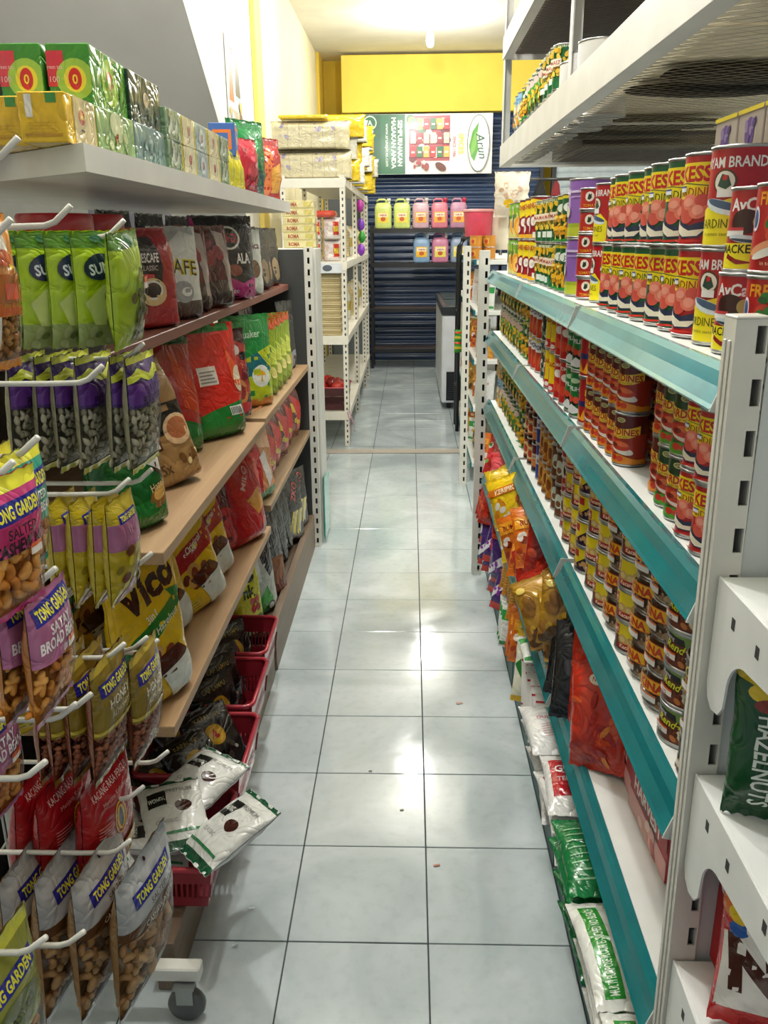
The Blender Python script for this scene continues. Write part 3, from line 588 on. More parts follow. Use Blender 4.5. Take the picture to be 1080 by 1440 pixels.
# ================================================================== CANS
RZ = -PI/2
def fish_bowl(c1='#d9584a', c2='#f0836c', y=.22, x=0):
    return [P([(x-.34, y+.14), (x-.30, y-.06), (x-.12, y-.15), (x+.14, y-.14), (x+.3, y-.0), (x+.36, y+.16), (x+.2, y+.05), (x, y+.0), (x-.18, y+.06)], '#27304f'),
            P([(x-.31, y+.07), (x-.26, y-.06), (x-.1, y-.13), (x+.12, y-.12), (x+.22, y-.04), (x, y-.06), (x-.16, y-.0)], '#efe6cf'),
            E(x-.06, y+.12, .12, .10, c1), E(x+.1, y+.17, .12, .10, c2), E(x-.02, y+.26, .12, .09, c2), E(x+.14, y+.28, .09, .07, c1), E(x+.1, y+.17, .07, .06, '#f6a18c'), E(x-.03, y+.26, .07, .05, '#f6a28e'), E(x+.24, y+.06, .06, .025, '#e8eef0', 40)]
def kes(bg):
    return [P([(-.55, .92), (.30, .92), (.42, .84), (.44, .74), (.85, .735), (.85, .70), (.38, .70), (.34, .52), (-.55, .52)], '#f3dc10'), T('KESS', 0, .80, .17, '#c81e1e', 0, .72, .035), P([(-.5, .69), (-.1, .70), (.2, .665), (.4, .70), (.4, .695), (.2, .655), (-.1, .69), (-.5, .68)], '#3c4a30'),
            T('SARDINES', 0, .60, .10, '#2f4a26' if bg != '#b81a1e' else '#b5241f', 0, .64, .0), T('dalam saus tomat', 0, .49, .03, '#e8d95a', 0, .5, 0), *fish_bowl(), R(-.22, .60, -.08, .655, '#e9ecf4'), R(-.22, .645, -.08, .665, '#3d4fa8'),
            R(.86, .35, 1.02, .78, '#dcdcd8'), *lines(.88, .37, 1.0, .76, 9, '#8a8a86', .35), *lines(.86, .08, 1.05, .3, 6, '#d6793a', .3), P([(-.3, .05), (-.1, .02), (.2, .04), (.1, .06), (-.1, .05)], '#d4302a')]
def sardines(bg, lo):
    return [R(-2, .0, 2, .10, lo), E(0, .90, .11, .05, '#d8d79a'), E(0, .9, .09, .035, '#5d6b2a'), T('LOTO', 0, .9, .04, '#ead9a0', 0, .15, .02),
            P([(-.42, .80), (-.2, .74), (0, .72), (.2, .74), (.42, .80), (.42, .62), (.2, .54), (0, .52), (-.2, .54), (-.42, .62)], '#f2cb3a'), T('SARDINES', 0, .66, .13, '#b3261c', 0, .78, .03), T('dengan saus tomat', 0, .565, .035, '#7a2a18', 0, .5, 0),
            E(0, .36, .34, .16, '#a52a1e', -8), E(.02, .30, .30, .09, '#e6ddd2', -14), E(-.02, .38, .28, .10, '#c43a24', -8), E(.05, .41, .16, .05, '#dd6a3a', -8), E(-.12, .38, .09, .045, '#7c1f18'), P([(-.4, .0), (-.4, .14), (0, .20), (.4, .10), (.4, 0)], lo),
            E(-.1, .12, .08, .06, '#c92f20'), E(.05, .11, .07, .06, '#d33c28'), R(.62, .05, .86, .26, '#e8e2da'), *[R(.64+.03*i, .07, .655+.03*i, .24, '#333333') for i in range(7)], *lines(.6, .32, .95, .62, 8, '#c87a5a', .25)]
CORN = ['#f2c617', '#f6d64a', '#e7ae10']
c_kg = can('sardine_can', .0365, .112, '#0f5a34', kes('#0f5a34')); c_kr = can('sardine_can', .0365, .112, '#b81a1e', kes('#b81a1e'))
c_ks = can('sardine_can', .0268, .087, '#b81a1e', kes('#b81a1e'))
c_lr = can('sardine_can', .0268, .087, '#a8301c', [R(-2, .62, 2, 1, '#5e1512')]+sardines(0, '#e08a1c')); c_lg = can('sardine_can', .0268, .087, '#1f6b2c', [R(-2, .74, 2, 1, '#143d1c')]+sardines(0, '#4f9a2a'))
c_ay = can('sardine_can', .0395, .112, '#b3151f', [T('AYAM BRAND', 0, .86, .11, '#f3efec', 0, .8, .02), E(-.05, .66, .15, .13, '#5a3a1c'), E(-.05, .66, .125, .11, '#efe7d8'), P([(-.13, .62), (-.08, .74), (.0, .72), (.04, .62), (-.02, .58)], '#2a4a3a'), E(-.04, .7, .03, .03, '#c8272a'), R(-.45, .0, .25, .36, '#f1e020'), P([(-.45, .36), (.1, .5), (.25, .36)], '#f1e020'), E(-.05, .40, .26, .07, '#dfe9ee', -14), E(-.03, .42, .24, .04, '#48627f', -14), T('SARDINES', -.1, .23, .10, '#5c5a14', 0, .52, 0), T('in tomato sauce', -.1, .12, .04, '#7c7a20', 0, .5, 0), R(-.12, .5, .06, .58, '#f3f1ef'), R(.6, .3, .95, .8, '#e4ddd6'), *lines(.63, .33, .92, .78, 10, '#8c4a44', .3)])
c_mk = can('mackerel_can', .033, .088, '#b0161d', [T('AyCan', .0, .82, .16, '#f5f2ef', 0, .85, .03), E(-.05, .60, .22, .16, '#3c1a17'), E(.16, .60, .10, .10, '#b9a861'), R(-.42, .42, -.05, .5, '#efece6'), R(-.42, .49, -.05, .53, '#d0424a'), E(0, .38, .3, .05, '#cfdbe2', -6), E(0, .36, .26, .02, '#3b4a5a', -6), R(-.55, .0, .4, .33, '#f0df1c'), T('MACKEREL', -.05, .26, .11, '#26240f', 0, .8, .02), P([(-.3, .14), (-.1, .06), (.15, .08), (-.12, .13), (-.28, .2)], '#8c1518')])
c_fr = can('mackerel_can', .036, .088, '#b5161b', [T('FRESH', .0, .86, .15, '#eb9d1f', 0, .8, .03), E(-.34, .62, .08, .15, '#dfe4ea'), E(-.34, .62, .055, .11, '#39548a'), E(-.02, .56, .14, .14, '#cf3b24'), E(.02, .44, .14, .12, '#d94a2c'), *blobs(14, -.12, .5, .3, .78, ['#1d5a25', '#2d7a2c', '#174a1f'], .04, .08, 5), *blobs(6, .05, .2, .35, .45, ['#2a6f2a', '#1b4f22'], .03, .06, 6), E(-.1, .28, .22, .07, '#e39c72', 20), E(-.08, .22, .2, .05, '#e9e5dc', 20), T('in tomato sauce', .1, .1, .05, '#e9c9a2', 0, .6, 0), R(.5, .05, .72, .5, '#eceae6'), *[R(.52+.028*i, .08, .535+.028*i, .47, '#222222') for i in range(7)]])
c_pu = can('fruit_can', .052, .122, '#8f63b4', [R(-2, 0, 2, .17, '#b9c436'), R(-2, .17, 2, .24, '#9fae2a'), E(-.5, .55, .3, .42, '#b892d0'), R(.2, .05, .95, .66, '#cfd99a'), *lines(.26, .12, .88, .62, 9, '#9aa767', .25), R(-.2, .78, .8, .82, '#d9c8e8'), R(-.2, .70, .8, .72, '#b79fd0'), E(.3, .12, .14, .06, '#e6edc8'), T('LONGAN', -.55, .8, .12, '#f2e9f7', 0, .7, .02), *blobs(8, -.9, .2, -.2, .55, ['#e9e6da', '#d9d4bd', '#f2f0ea'], .07, .12, 3, .9)])
c_ro = can('tomato_paste_can', .029, .044, '#b4231d', [E(0, .62, .26, .26, '#efe9dc'), P([(-.12, .5), (-.05, .78), (.05, .72), (.1, .8), (.12, .55), (0, .45)], '#22301f'), T('TOMAT', 0, .16, .16, '#f0a428', 0, .9, .02), R(-1.6, .0, -1.1, .8, '#e9b82a'), R(1.0, .1, 1.5, .8, '#c53a2a')])
c_co = can('vegetable_can', .037, .11, '#0e6b36', [*blobs(70, -.75, .34, .75, .9, CORN+['#eec33a'], .05, .09, 2), R(-.2, .5, .12, .68, '#efe0c8'), T('MAIZ', -.04, .59, .09, '#b23a2a', 0, .28, .01), R(-.4, .10, -.1, .24, '#e4ece2'), R(.2, .06, .42, .28, '#f0f2ef'), T('SWEET CORN', 0, .95, .06, '#f4f2d0', 0, .6, .01)])
c_cs = can('vegetable_can', .037, .11, '#0c5a2d', [R(-2, .93, 2, 1, '#ddcf22'), *blobs(60, -.5, .05, .9, .55, ['#efb31c', '#f4c73c', '#d9970f', '#f8d960'], .06, .13, 5, .4), E(.1, .74, .16, .10, '#e9efe2'), T('JS', .1, .74, .1, '#1a6b38', 0, .2, .02), P([(-.5, .0), (.2, .02), (.7, .0), (.2, .10)], '#2f8a3a')])
c_ly = can('fruit_can', .05, .118, '#a31c26', [P([(-.75, .92), (-.1, .97), (.45, .9), (.4, .62), (.1, .5), (-.4, .56), (-.7, .66)], '#f4dc18'), R(-.7, .0, .2, .1, '#f2b61c'), *[it for (x, y, r) in ((-.45, .5, .17), (-.05, .42, .17), (-.3, .24, .15), (.2, .6, .13)) for it in (E(x, y, r, r, '#8e1527'), E(x, y, r*.72, r*.66, '#f5efe8'), E(x+.02, y-.01, r*.3, r*.26, '#dcd2c8'))], P([(.3, .1), (.75, .1), (.85, .7), (.55, .85), (.35, .6)], '#dbe8c8'), E(.55, .68, .14, .10, '#24231f'), E(.55, .8, .1, .08, '#e6ddd2'), R(.45, .2, .58, .34, '#c2535a'), R(.95, .0, 2, 1, '#6aa332'), T('LYCHEE', -.2, .82, .12, '#b3202a', 0, .8, .02)])
c_mg = can('fruit_can', .046, .118, '#d8cf7c', [R(-2, .72, 2, 1, '#7fb53a'), *blobs(20, -.6, .6, .8, .95, ['#5f9a2c', '#f0d22c', '#8ac04a'], .08, .15, 4), E(0, .34, .24, .28, '#e79a2c'), E(.02, .30, .19, .22, '#f1b95a'), E(.02, .26, .07, .08, '#b23423'), P([(0, .6), (.05, .74), (.1, .62)], '#3a4a1c'), R(-.65, .3, -.35, .9, '#cdbfe0'), E(-.48, .5, .12, .16, '#f3eedd'), T('PEACH', 0, .9, .08, '#fbf7e0', 0, .5, .01)])
c_wh = boxpack('drink_carton', .055, .055, .115, '#e9e9e6', [R(-.15, .2, .15, .8, '#f4f3f0'), E(0, .7, .06, .07, '#e4c65a'), *lines(-.15, .15, .15, .5, 6, '#bfc0c8', .3)], [R(-.2, .6, .2, .9, '#9d8cc4'), E(0, .35, .1, .1, '#e2b04a')])
c_tm = can('tomato_can', .033, .09, '#b02a1e', [R(-2, .62, 2, 1, '#e4e6ee'), T('POMO', 0, .78, .15, '#26315e', 0, .6, .04), R(-2, .93, 2, 1, '#e2c530'), P([(-.2, .05), (-.24, .35), (-.06, .6), (.06, .6), (.24, .35), (.2, .05)], '#c8361f'), P([(-.08, .1), (-.1, .35), (0, .55), (.04, .3)], '#e1643a'), R(.5, .0, .9, .6, '#e9b22a'), R(-.9, .0, -.5, .6, '#e9b22a')])
c_dg = can('mushroom_can', .034, .095, '#17352a', [*blobs(18, -.4, .1, .4, .5, ['#d8d8cf', '#8fa39a', '#f0efe8', '#6c8578'], .04, .09, 6), T('JAMUR', 0, .78, .13, '#e6e2ac', 0, .6, .02), R(-2, .93, 2, 1, '#2f5a7a'), R(.5, .3, .8, .85, '#c8cfd0')])
c_yr = can('tomato_sauce_can', .032, .098, '#f0cf12', [R(-2, 0, 2, .22, '#cc2429'), R(.15, .3, .5, .85, '#c6252c'), R(-.5, .3, -.2, .6, '#c6252c'), T('SAOS', -.05, .72, .12, '#b51f23', 0, .5, .03), E(-.1, .1, .1, .06, '#f0e6e0')])
c_re = can('tomato_sauce_can', .031, .098, '#b81f22', [T('TOMATO', 0, .84, .09, '#f2dcd0', 0, .6, .02), E(0, .62, .18, .10, '#e9e2da'), E(-.08, .3, .14, .13, '#d9402c'), E(.1, .26, .13, .12, '#e25a3a'), R(.45, .05, .8, .85, '#e7e3df'), *lines(.48, .1, .77, .8, 9, '#9a9a98', .3)])
c_gw = can('mushroom_can', .029, .096, '#0f7a3a', [R(.35, .0, .8, 1, '#e8ecea'), *lines(.4, .1, .75, .9, 10, '#9ab3a4', .25), E(0, .82, .14, .06, '#bfe0b8'), E(-.02, .34, .16, .1, '#1c1c1c'), E(-.08, .40, .08, .08, '#d2412c'), E(.07, .38, .08, .08, '#e0563a'), P([(-.3, .1), (-.05, .28), (.25, .12), (0, .05)], '#e4e6ea'), T('PILIH', 0, .64, .1, '#f0f6ee', 0, .5, .02)])
c_rb = can('sardine_can', .029, .094, '#b01c22', [R(-2, .38, 2, .5, '#23246a'), T('ES', .2, .7, .14, '#efd43a', 0, .4, .03), P([(-.1, .3), (.0, .1), (.1, .3), (.3, .2), (.1, .05), (-.2, .1)], '#f0a31e')])
def small(bg, its): return can('curry_can', .041, .054, bg, its)
c_cy = small('#4c1712', [P([(-1.3, .98), (-1.3, .45), (-.4, .52), (.3, .42), (1.15, .85), (1.2, .98)], '#efd61a'), R(-.82, .55, -.3, .9, '#b51f1c'), T('Kari', -.56, .72, .2, '#f5e9d8', 0, .4, .03), T('Curry', -.55, .42, .14, '#a0221a', 0, .5, .01), *[E(x, y, .2, .19, '#cfae62') for x, y in ((-.1, .42), (.22, .38), (.5, .5))], *[E(x, y, .12, .1, '#e2c98a') for x, y in ((-.1, .44), (.24, .4), (.52, .52))], R(-.3, .1, .55, .3, '#b3201b'), T('Kacang', .12, .2, .15, '#f6e4c8', 0, .75, .02), R(1.3, .08, 2.1, .9, '#c8c39a'), *lines(1.35, .15, 2.0, .85, 6, '#86815a', .3), R(2.1, 0, 2.5, 1, '#27408c')])
c_cp = small('#2e1c3c', [P([(-1.3, .98), (-.3, .2), (.9, .98)], '#e9cf22'), R(-.5, .6, .0, .9, '#b62420'), R(.9, .1, 1.7, .9, '#cfd0d6'), *[R(1.0+.1*i, .2, 1.05+.1*i, .8, '#222222') for i in range(6)], *blobs(10, -.6, .1, .6, .4, ['#8a5a34', '#c89a5a'], .08, .14, 2)])
c_ki = small('#5f4632', [*blobs(60, -1.4, .05, 1.4, .75, ['#a58a68', '#cbb898', '#7c6248', '#4e7a34', '#8a6a4a', '#ded2ba', '#5c4632'], .07, .17, 9, .6), P([(-.7, .95), (.4, .95), (.45, .55), (-.75, .5)], '#e0631c'), P([(-.66, .92), (.36, .92), (.41, .58), (-.7, .53)], '#f0b91c'), T('KINA', -.15, .74, .27, '#c23a17', 0, .9, .05), R(-.6, .22, .05, .46, '#e8e4e0'), R(-.6, .4, .05, .46, '#e2703a'), R(1.3, .0, 2.0, 1, '#7c3f1c')])
c_rd = small('#6b2f1a', [P([(-2.4, 1), (-2.4, .72), (-.6, .84), (.9, .62), (2.4, .8), (2.4, 1)], '#7c9b4a'), P([(-.8, .98), (.3, .9), (.35, .7), (-.75, .78)], '#1c1a22'), T('daging', -.22, .84, .12, '#d7d2dc', -4, .7, .01), T('Rendang', .25, .6, .24, '#d7e02e', -5, 1.1, .02, .2), E(.55, .3, .28, .24, '#8e4a22'), E(.5, .3, .1, .2, '#e9d9b8', 30), *blobs(10, .2, .1, .9, .5, ['#a85a2a', '#c8783a', '#5c2a18'], .06, .12, 3), R(-.55, .22, .1, .42, '#efe9e4'), R(-.55, .38, .1, .44, '#e4662c'), T('5.75', -.22, .29, .1, '#8a2418', 0, .5, .01)])
c_dk = small('#3a2418', [T('Curry', 0, .66, .3, '#e3cf2a', 0, 1.1, .03, .2), P([(-.9, .98), (.5, .98), (.5, .82), (-.9, .84)], '#17151b'), *blobs(24, -1, .05, 1, .45, ['#c98a3a', '#8a4a20', '#e0b060', '#5a2c16'], .08, .16, 7, .7), R(-.6, .2, 0, .38, '#ece7e2')])
c_jr = can('sauce_jar', .031, .078, '#b8492a', [R(-2, .0, 2, .12, '#1c1210'), R(-2, .82, 2, 1, '#241511'), R(-.6, .2, .4, .72, '#e2c98c'), E(0, .42, .2, .14, '#c8431f'), T('Saus', -.1, .6, .12, '#8c1f18', 0, .5, .02)], lidcol='#7a1a18')
c_jd = can('sauce_jar', .031, .078, '#6b1c16', [R(-2, .0, 2, .14, '#180f0f'), R(-.6, .18, .5, .5, '#d8803a'), R(-.6, .5, .5, .7, '#d9cbb0'), T('Bumbu', 0, .6, .1, '#7c1a14', 0, .6, .02)], lidcol='#1c1a1a')
c_bl = can('drink_can', .028, .10, '#1e3fa0', [R(-2, .42, 2, .7, '#d7dde6'), T('teh', 0, .55, .14, '#1c3b94', 0, .5, .03)])
c_or = can('drink_can', .031, .082, '#b9741a', [E(0, .55, .26, .3, '#d8a13a'), E(0, .5, .15, .2, '#8a4a14'), R(-2, .0, 2, .08, '#7a3c10'), *blobs(8, -.4, .15, .4, .4, ['#e4c070', '#a8601c'], .05, .09, 2), T('kopi', 0, .86, .1, '#f3e2b0', 0, .5, .02)])
c_br = can('drink_can', .031, .082, '#6e4326', [E(0, .5, .2, .24, '#cfe0d0'), E(0, .42, .12, .1, '#8a5a3a'), R(-2, .9, 2, 1, '#3e2412')])
c_rw = can('drink_can', .031, .082, '#a3191f', [R(-2, .45, 2, .95, '#dcdad6'), E(0, .68, .16, .18, '#1b1b1d'), T('susu', 0, .25, .14, '#efe6da', 0, .6, .02)])
c_cr = can('fruit_can', .037, .11, '#124a2a', [*blobs(60, -.7, .05, .8, .6, ['#f0c21a', '#f5d64a', '#e8a614', '#3f9a3a'], .06, .13, 15, .5), P([(-.1, .6), (.0, .85), (.12, .7), (.3, .8), (.2, .58)], '#46a33a'), E(-.1, .74, .12, .1, '#e4c6c0'), T('NANAS', -.1, .9, .07, '#f0efd8', 0, .5, .02), R(.5, .5, .7, .9, '#e9e6dc')])
c_cb = can('fruit_can', .037, .11, '#8cc2e2', [*blobs(50, -.7, .05, .7, .6, ['#f0c21a', '#f5d64a', '#e8961a', '#e9dfc0'], .06, .12, 25, .6), T('MANGGA', 0, .8, .09, '#21508a', 0, .6, .02), R(.4, .1, .6, .5, '#e3dccd')])
CANH = {}
def canh(p): return max(v.co.z for v in (p.children[0] if p.children else p).data.vertices)
def canr(p): return max(abs(v.co.x) for v in p.data.vertices)
CNT = {}
def run(p, desc, shelf, y0, pitch, n, tiers, cat='can', xf=.604, turn=.35, rows=1, jit=.004):
    """a run of n cans from y0 away from the camera; the can fronts stand at x = xf"""
    z = SH[shelf]; h = canh(p)+.0004; r = canr(p); key = (desc, shelf)
    for k in range(n):
        i = CNT.get(key, 0); CNT[key] = i+1
        for t in range(tiers if isinstance(tiers, int) else tiers[k]):
            for b in range(rows):
                nt = tiers if isinstance(tiers, int) else max(tiers)
                place = f'{TIER[nt][t]}{ORD[i]} on {NAMES[shelf]} shelf' if b == 0 else f'{TIER[nt][t]}back row {ORD[i]}, {NAMES[shelf]} shelf'
                put(p, (xf+r+b*(2*r+.006)+rng.uniform(0, jit), y0+k*pitch+rng.uniform(-.001, .001), z+t*h), RZ+turn+rng.uniform(-.16, .16), label=f'{desc}, {place}', cat=cat, group=f'{desc}s, {NAMES[shelf]} right shelf')
# top shelf
put(c_fr, (.645, -.525, SH[0]), RZ+.75, label='red tomato-pictured mackerel can behind foreground post, lower of two', cat='can', group='tomato mackerel cans')
put(c_fr, (.645, -.525, SH[0]+.0884), RZ+.75, label='red tomato-pictured mackerel can behind foreground post, upper of two', cat='can', group='tomato mackerel cans')
run(c_mk, 'red mackerel can with yellow foot band', 0, -.452, .08, 1, 2, turn=.75)
run(c_ay, 'large red and yellow sardine can with round badge', 0, -.366, .08, 1, 2, turn=.7, xf=.606)
run(c_kr, 'red sardine can with yellow panel', 0, -.282, .078, 1, 2, turn=.55, rows=2)
run(c_kg, 'green sardine can with yellow panel', 0, -.203, .0765, 6, 2, turn=.5, jit=.010)
run(c_ay, 'tall red badge sardine can past the green row', 0, .345, .1, 1, 2, turn=.3, xf=.62)
run(c_ro, 'small red tomato paste can with rooster', 0, .435, .07, 1, 5, turn=.9, xf=.608)
run(c_pu, 'large purple and lime fruit can', 0, .545, .11, 1, 2, turn=.6, xf=.604)
run(c_cs, 'dark green can of yellow corn slices', 0, .665, .08, 2, 2, turn=.7)
run(c_co, 'green can of sweet corn kernels', 0, .83, .085, 4, 2, turn=.8)
run(c_ly, 'red and yellow lychee can', 0, 1.19, .125, 3, 2, turn=.75)
run(c_mg, 'pale green peach can', 0, 1.62, .115, 2, 2, turn=.9)
run(c_wh, 'slim white drink carton', 0, 1.88, .075, 2, 2, cat='carton', xf=.63, turn=.2)
# second shelf
XS = .590
for k, (p, d) in enumerate([(c_ks, 'small red sardine can with yellow panel'), (c_ks, 'small red sardine can with yellow panel'), (c_lg, 'small green sardine can with yellow banner'), (c_lg, 'small green sardine can with yellow banner'), (c_lr, 'small orange-red sardine can with yellow banner')]):
    run(p, d, 1, [-.475, -.412, -.345, -.285, -.225][k], .08, 1, 2, turn=.65, rows=2, xf=XS+.004*k)
run(c_lr, 'small orange-red sardine can with yellow banner', 1, -.055, .062, 5, 2, turn=.65, rows=2, xf=XS+.004)
run(c_rb, 'red and navy sardine can', 1, .262, .08, 1, 2, turn=.5, xf=XS+.005)
run(c_gw, 'green and white mushroom can', 1, .335, .063, 2, 2, turn=.7, xf=XS)
run(c_re, 'red tomato sauce can with white panel', 1, .475, .068, 2, 2, turn=.7, xf=XS)
run(c_yr, 'yellow and red sauce can', 1, .62, .07, 2, 2, turn=.6, xf=XS)
run(c_dg, 'dark green mushroom can', 1, .79, .073, 2, 2, turn=.7)
run(c_tm, 'white-topped tomato can', 1, .95, .07, 3, 2, turn=.7)
run(c_cs, 'dark green can of yellow fruit', 1, 1.20, .08, 2, 2, turn=.8)
run(c_cr, 'green pineapple can', 1, 1.37, .085, 8, 2, turn=.8)
# third shelf
for k, (p, d, n) in enumerate([(c_dk, 'small dark curry can', 3), (c_rd, 'small brown rendang can', 4), (c_ki, 'small beef can with orange badge', 4), (c_ki, 'small beef can with orange badge', 4), (c_cy, 'small yellow-topped peanut curry can', 4), (c_ki, 'small beef can with orange badge', 4), (c_cy, 'small yellow-topped peanut curry can', 4), (c_cy, 'small yellow-topped peanut curry can', 4), (c_cp, 'small purple curry can', 4), (c_cy, 'small yellow-topped peanut curry can', 4), (c_cy, 'small yellow-topped peanut curry can', 4)]):
    run(p, d, 2, -.515+k*.0865, .1, 1, n if n != 3 else 3, turn=.5, rows=2 if k in (1, 2, 3, 4, 6) else 1, xf=.592)
run(c_rw, 'red and white milk can', 2, .445, .066, 1, 3, turn=.6)
run(c_br, 'brown coffee drink can', 2, .52, .066, 2, 3, turn=.6)
run(c_or, 'amber coffee drink can', 2, .66, .066, 3, 3, turn=.6)
run(c_bl, 'slim blue and silver drink can', 2, .86, .06, 1, 2, turn=.6)
run(c_jd, 'dark sauce jar with orange label', 2, .94, .07, 1, 3, cat='jar', turn=.6)
run(c_jr, 'red sauce jar with cream label', 2, 1.02, .07, 2, 3, cat='jar', turn=.6)
run(c_cs, 'dark green can of yellow slices', 2, 1.22, .08, 2, 2, turn=.8)
run(c_cr, 'green pineapple can', 2, 1.39, .085, 6, 2, turn=.8)
run(c_cb, 'pale blue mango can', 2, 1.90, .085, 2, 2, turn=.8)
# cans on the overhead rack
def orun(p, desc, y0, pitch, n, tiers, turn=.8, xf=.63, z=1.684):
    h = canh(p)+.0004; r = canr(p)
    for k in range(n):
        for t in range(tiers): put(p, (xf+r, y0+k*pitch, z+t*h), RZ+turn+rng.uniform(-.2, .2), label=f'{desc}, {TIER[tiers][t]}{ORD[k]} on the overhead rack', cat='can', group=f'{desc}s on the overhead rack')
c_mi = can('powder_tin', .056, .155, '#dcdcd8', [R(-2, .30, 2, .56, '#c4272c'), T('RICE', -.1, .68, .11, '#d8702a', 0, .5, .02), T('MILK', .3, .84, .07, '#8a8c90', 0, .5, .01)])
orun(c_mi, 'large white and red powder tin', .70, .125, 3, 1, xf=.635, turn=1.4)
orun(c_co, 'green can of sweet corn', 1.08, .082, 3, 2); orun(c_cr, 'green can of pineapple', 1.33, .083, 4, 2); orun(c_cs, 'dark green can of corn slices', 1.67, .083, 2, 2); orun(c_cb, 'blue can of mango', 1.85, .083, 2, 2)
def lump(name, w, d, h, m, seed, n=12):
    mb = MB(); vs = []; rn = random.Random(seed); off = Vector((seed*3.1, 0, 0))
    for j in range(7):
        t = j/6*PI
        for i in range(n):
            a = 2*PI*i/n; rr = math.sin(t)*(1+.22*noise.noise(Vector((math.cos(a)*1.5, math.sin(a)*1.5, j*.6))+off)); vs.append((w/2*math.cos(a)*rr, d/2*math.sin(a)*rr, h/2*(1-math.cos(t))+0))
    mb.add(vs, [(j*n+i, j*n+(i+1) % n, (j+1)*n+(i+1) % n, (j+1)*n+i) for j in range(6) for i in range(n)], m, True); return mb.build(name)
for k, (y, x, w_, d_, lab) in enumerate([(-.02, .95, .30, .16, 'dark folded plastic bag on overhead mesh above red mackerel cans'), (.30, .88, .34, .12, 'dark folded plastic bag on overhead mesh over green sardine cans'), (.46, .86, .36, .1, 'long dark plastic bag on the middle of overhead mesh'), (-.18, 1.08, .24, .12, 'dark plastic bag on overhead mesh, nearest the right edge')]):
    o = lump('plastic_bag', w_, d_, .03, M('#14110e', 'matte'), k+1); o.location = (x, y, 1.690); tag(o, lab, 'bag')
for k, (y0, y1, zz, c, lab) in enumerate([(-.9, -.02, 1.722, '#f6ecd2', 'large cream cardboard sheet lying on near end of overhead mesh'), (.0, .86, 1.722, '#f2e7cb', 'large cream cardboard sheet over green cans on overhead mesh'), (.88, 1.36, 1.724, '#e4d9c0', 'small cream cardboard sheet in the middle of overhead mesh')]):
    mb = MB(); mb.box(.64, y0, zz, 1.22, y1, zz+.012, M(c, 'card'), .002)
    o = mb.build('cardboard_sheet'); tag(o, lab, 'cardboard')
for k, (y, x, w_, d_, lab) in enumerate([(1.02, .90, .40, .12, 'dark plastic bag under the middle cardboard sheet on overhead mesh'), (1.22, .84, .42, .16, 'dark plastic bag near far end of overhead mesh')]):
    o = lump('plastic_bag', w_, d_, .03, M('#191511', 'matte'), k+11); o.location = (x, y, 1.690); tag(o, lab, 'bag')
mb = MB(); mb.box(.79, 1.42, 1.690, 1.21, 2.02, 1.80, M('#3a3029', 'card'), .004); tag(mb.build('carton'), 'dark brown carton lying flat at far end of overhead mesh', 'carton')
for k, (y0, y1) in enumerate([(-.88, .8), (.82, 2.03)]):
    mb = MB(); mb.box(.64, y0, 2.056, 1.21, y1, 2.2, M('#4a3c30', 'card'), .004); tag(mb.build('carton'), f'big brown carton on the upper overhead mesh, {["near", "far"][k]} half', 'carton')
bxp = boxpack('tissue_box', .085, .06, .056, '#a99d92', [E(0, .45, .28, .34, '#5c3a86'), *blobs(6, -.3, .2, .3, .7, ['#6b4a94', '#8a76a8', '#4a2c74'], .1, .16, 2), R(-.9, .9, .9, 1, '#e6cf2a')], [E(0, .45, .3, .34, '#5c3a86')])
for k in range(3):
    put(bxp, (.725, -.15-.09*k, 1.526), RZ, label=f'beige box with purple emblem atop the tall cans, {ORD[2-k]} to camera', cat='box', group='purple-emblem boxes above the cans')

# ================================================================== PACKS ON THE LOWER RIGHT SHELVES
def gp(i): return ['#c9252b', '#e58b1d', '#efd024', '#2f8f43'][i % 4]
k_cand = pack('candy_bag', .13, .17, .045, '#d63a3a', [*blobs(30, -.35, .1, .35, .8, ['#e9e4da', '#3f8a3e', '#d8b02c', '#c42a2c', '#f0906a', '#7fb55a'], .04, .09, 3), T('PERMEN', 0, .87, .08, '#f4efe4', 0, .5, .02)], seed=3)
k_pink = pack('snack_bag', .13, .17, .045, '#e0565e', [R(-.4, .35, .4, .62, '#eeeae2'), E(.05, .48, .12, .1, '#8a8c88'), R(-.4, .88, .4, .95, '#c21f27'), *blobs(7, -.3, .1, .3, .3, ['#f0d44a', '#f5f0ea', '#d9434a'], .05, .09, 5)], seed=5)
k_yel = pack('snack_bag', .13, .18, .05, '#eec81e', [*blobs(16, -.3, .12, .3, .6, ['#d88a1c', '#f3de6a', '#c4601c', '#efe8da'], .05, .1, 8), R(-.35, .7, .35, .82, '#d8741a'), T('KERIPIK', 0, .76, .08, '#fbf3c8', 0, .5, .02)], seed=8)
k_ora = pack('spice_sachet', .12, .17, .04, '#d8701e', [*blobs(12, -.3, .1, .3, .5, ['#b8421a', '#efb03a', '#8a2c14', '#e8ddd0'], .05, .1, 9), R(-.3, .6, .3, .8, '#f0a32c'), T('BUMBU', 0, .7, .09, '#8a1c14', 0, .5, .02), R(.1, .1, .28, .3, '#e9e6e0')], seed=9)
k_red = pack('spice_sachet', .12, .17, .04, '#a8271a', [*blobs(14, -.3, .1, .3, .6, ['#7a1610', '#d0502c', '#c4361c', '#e4b07a'], .05, .1, 10), R(-.3, .7, .3, .84, '#c83a22'), T('CABE', 0, .77, .1, '#f3e6d4', 0, .4, .02)], seed=10)
k_amb = pack('dried_fruit_bag', .14, .16, .05, '#b98a2a', [*blobs(26, -.4, .08, .4, .85, ['#d8ac3a', '#8a5c1c', '#e8cc6a', '#a87224', '#6a4416', '#4f7a2a'], .06, .12, 11)], seed=11)
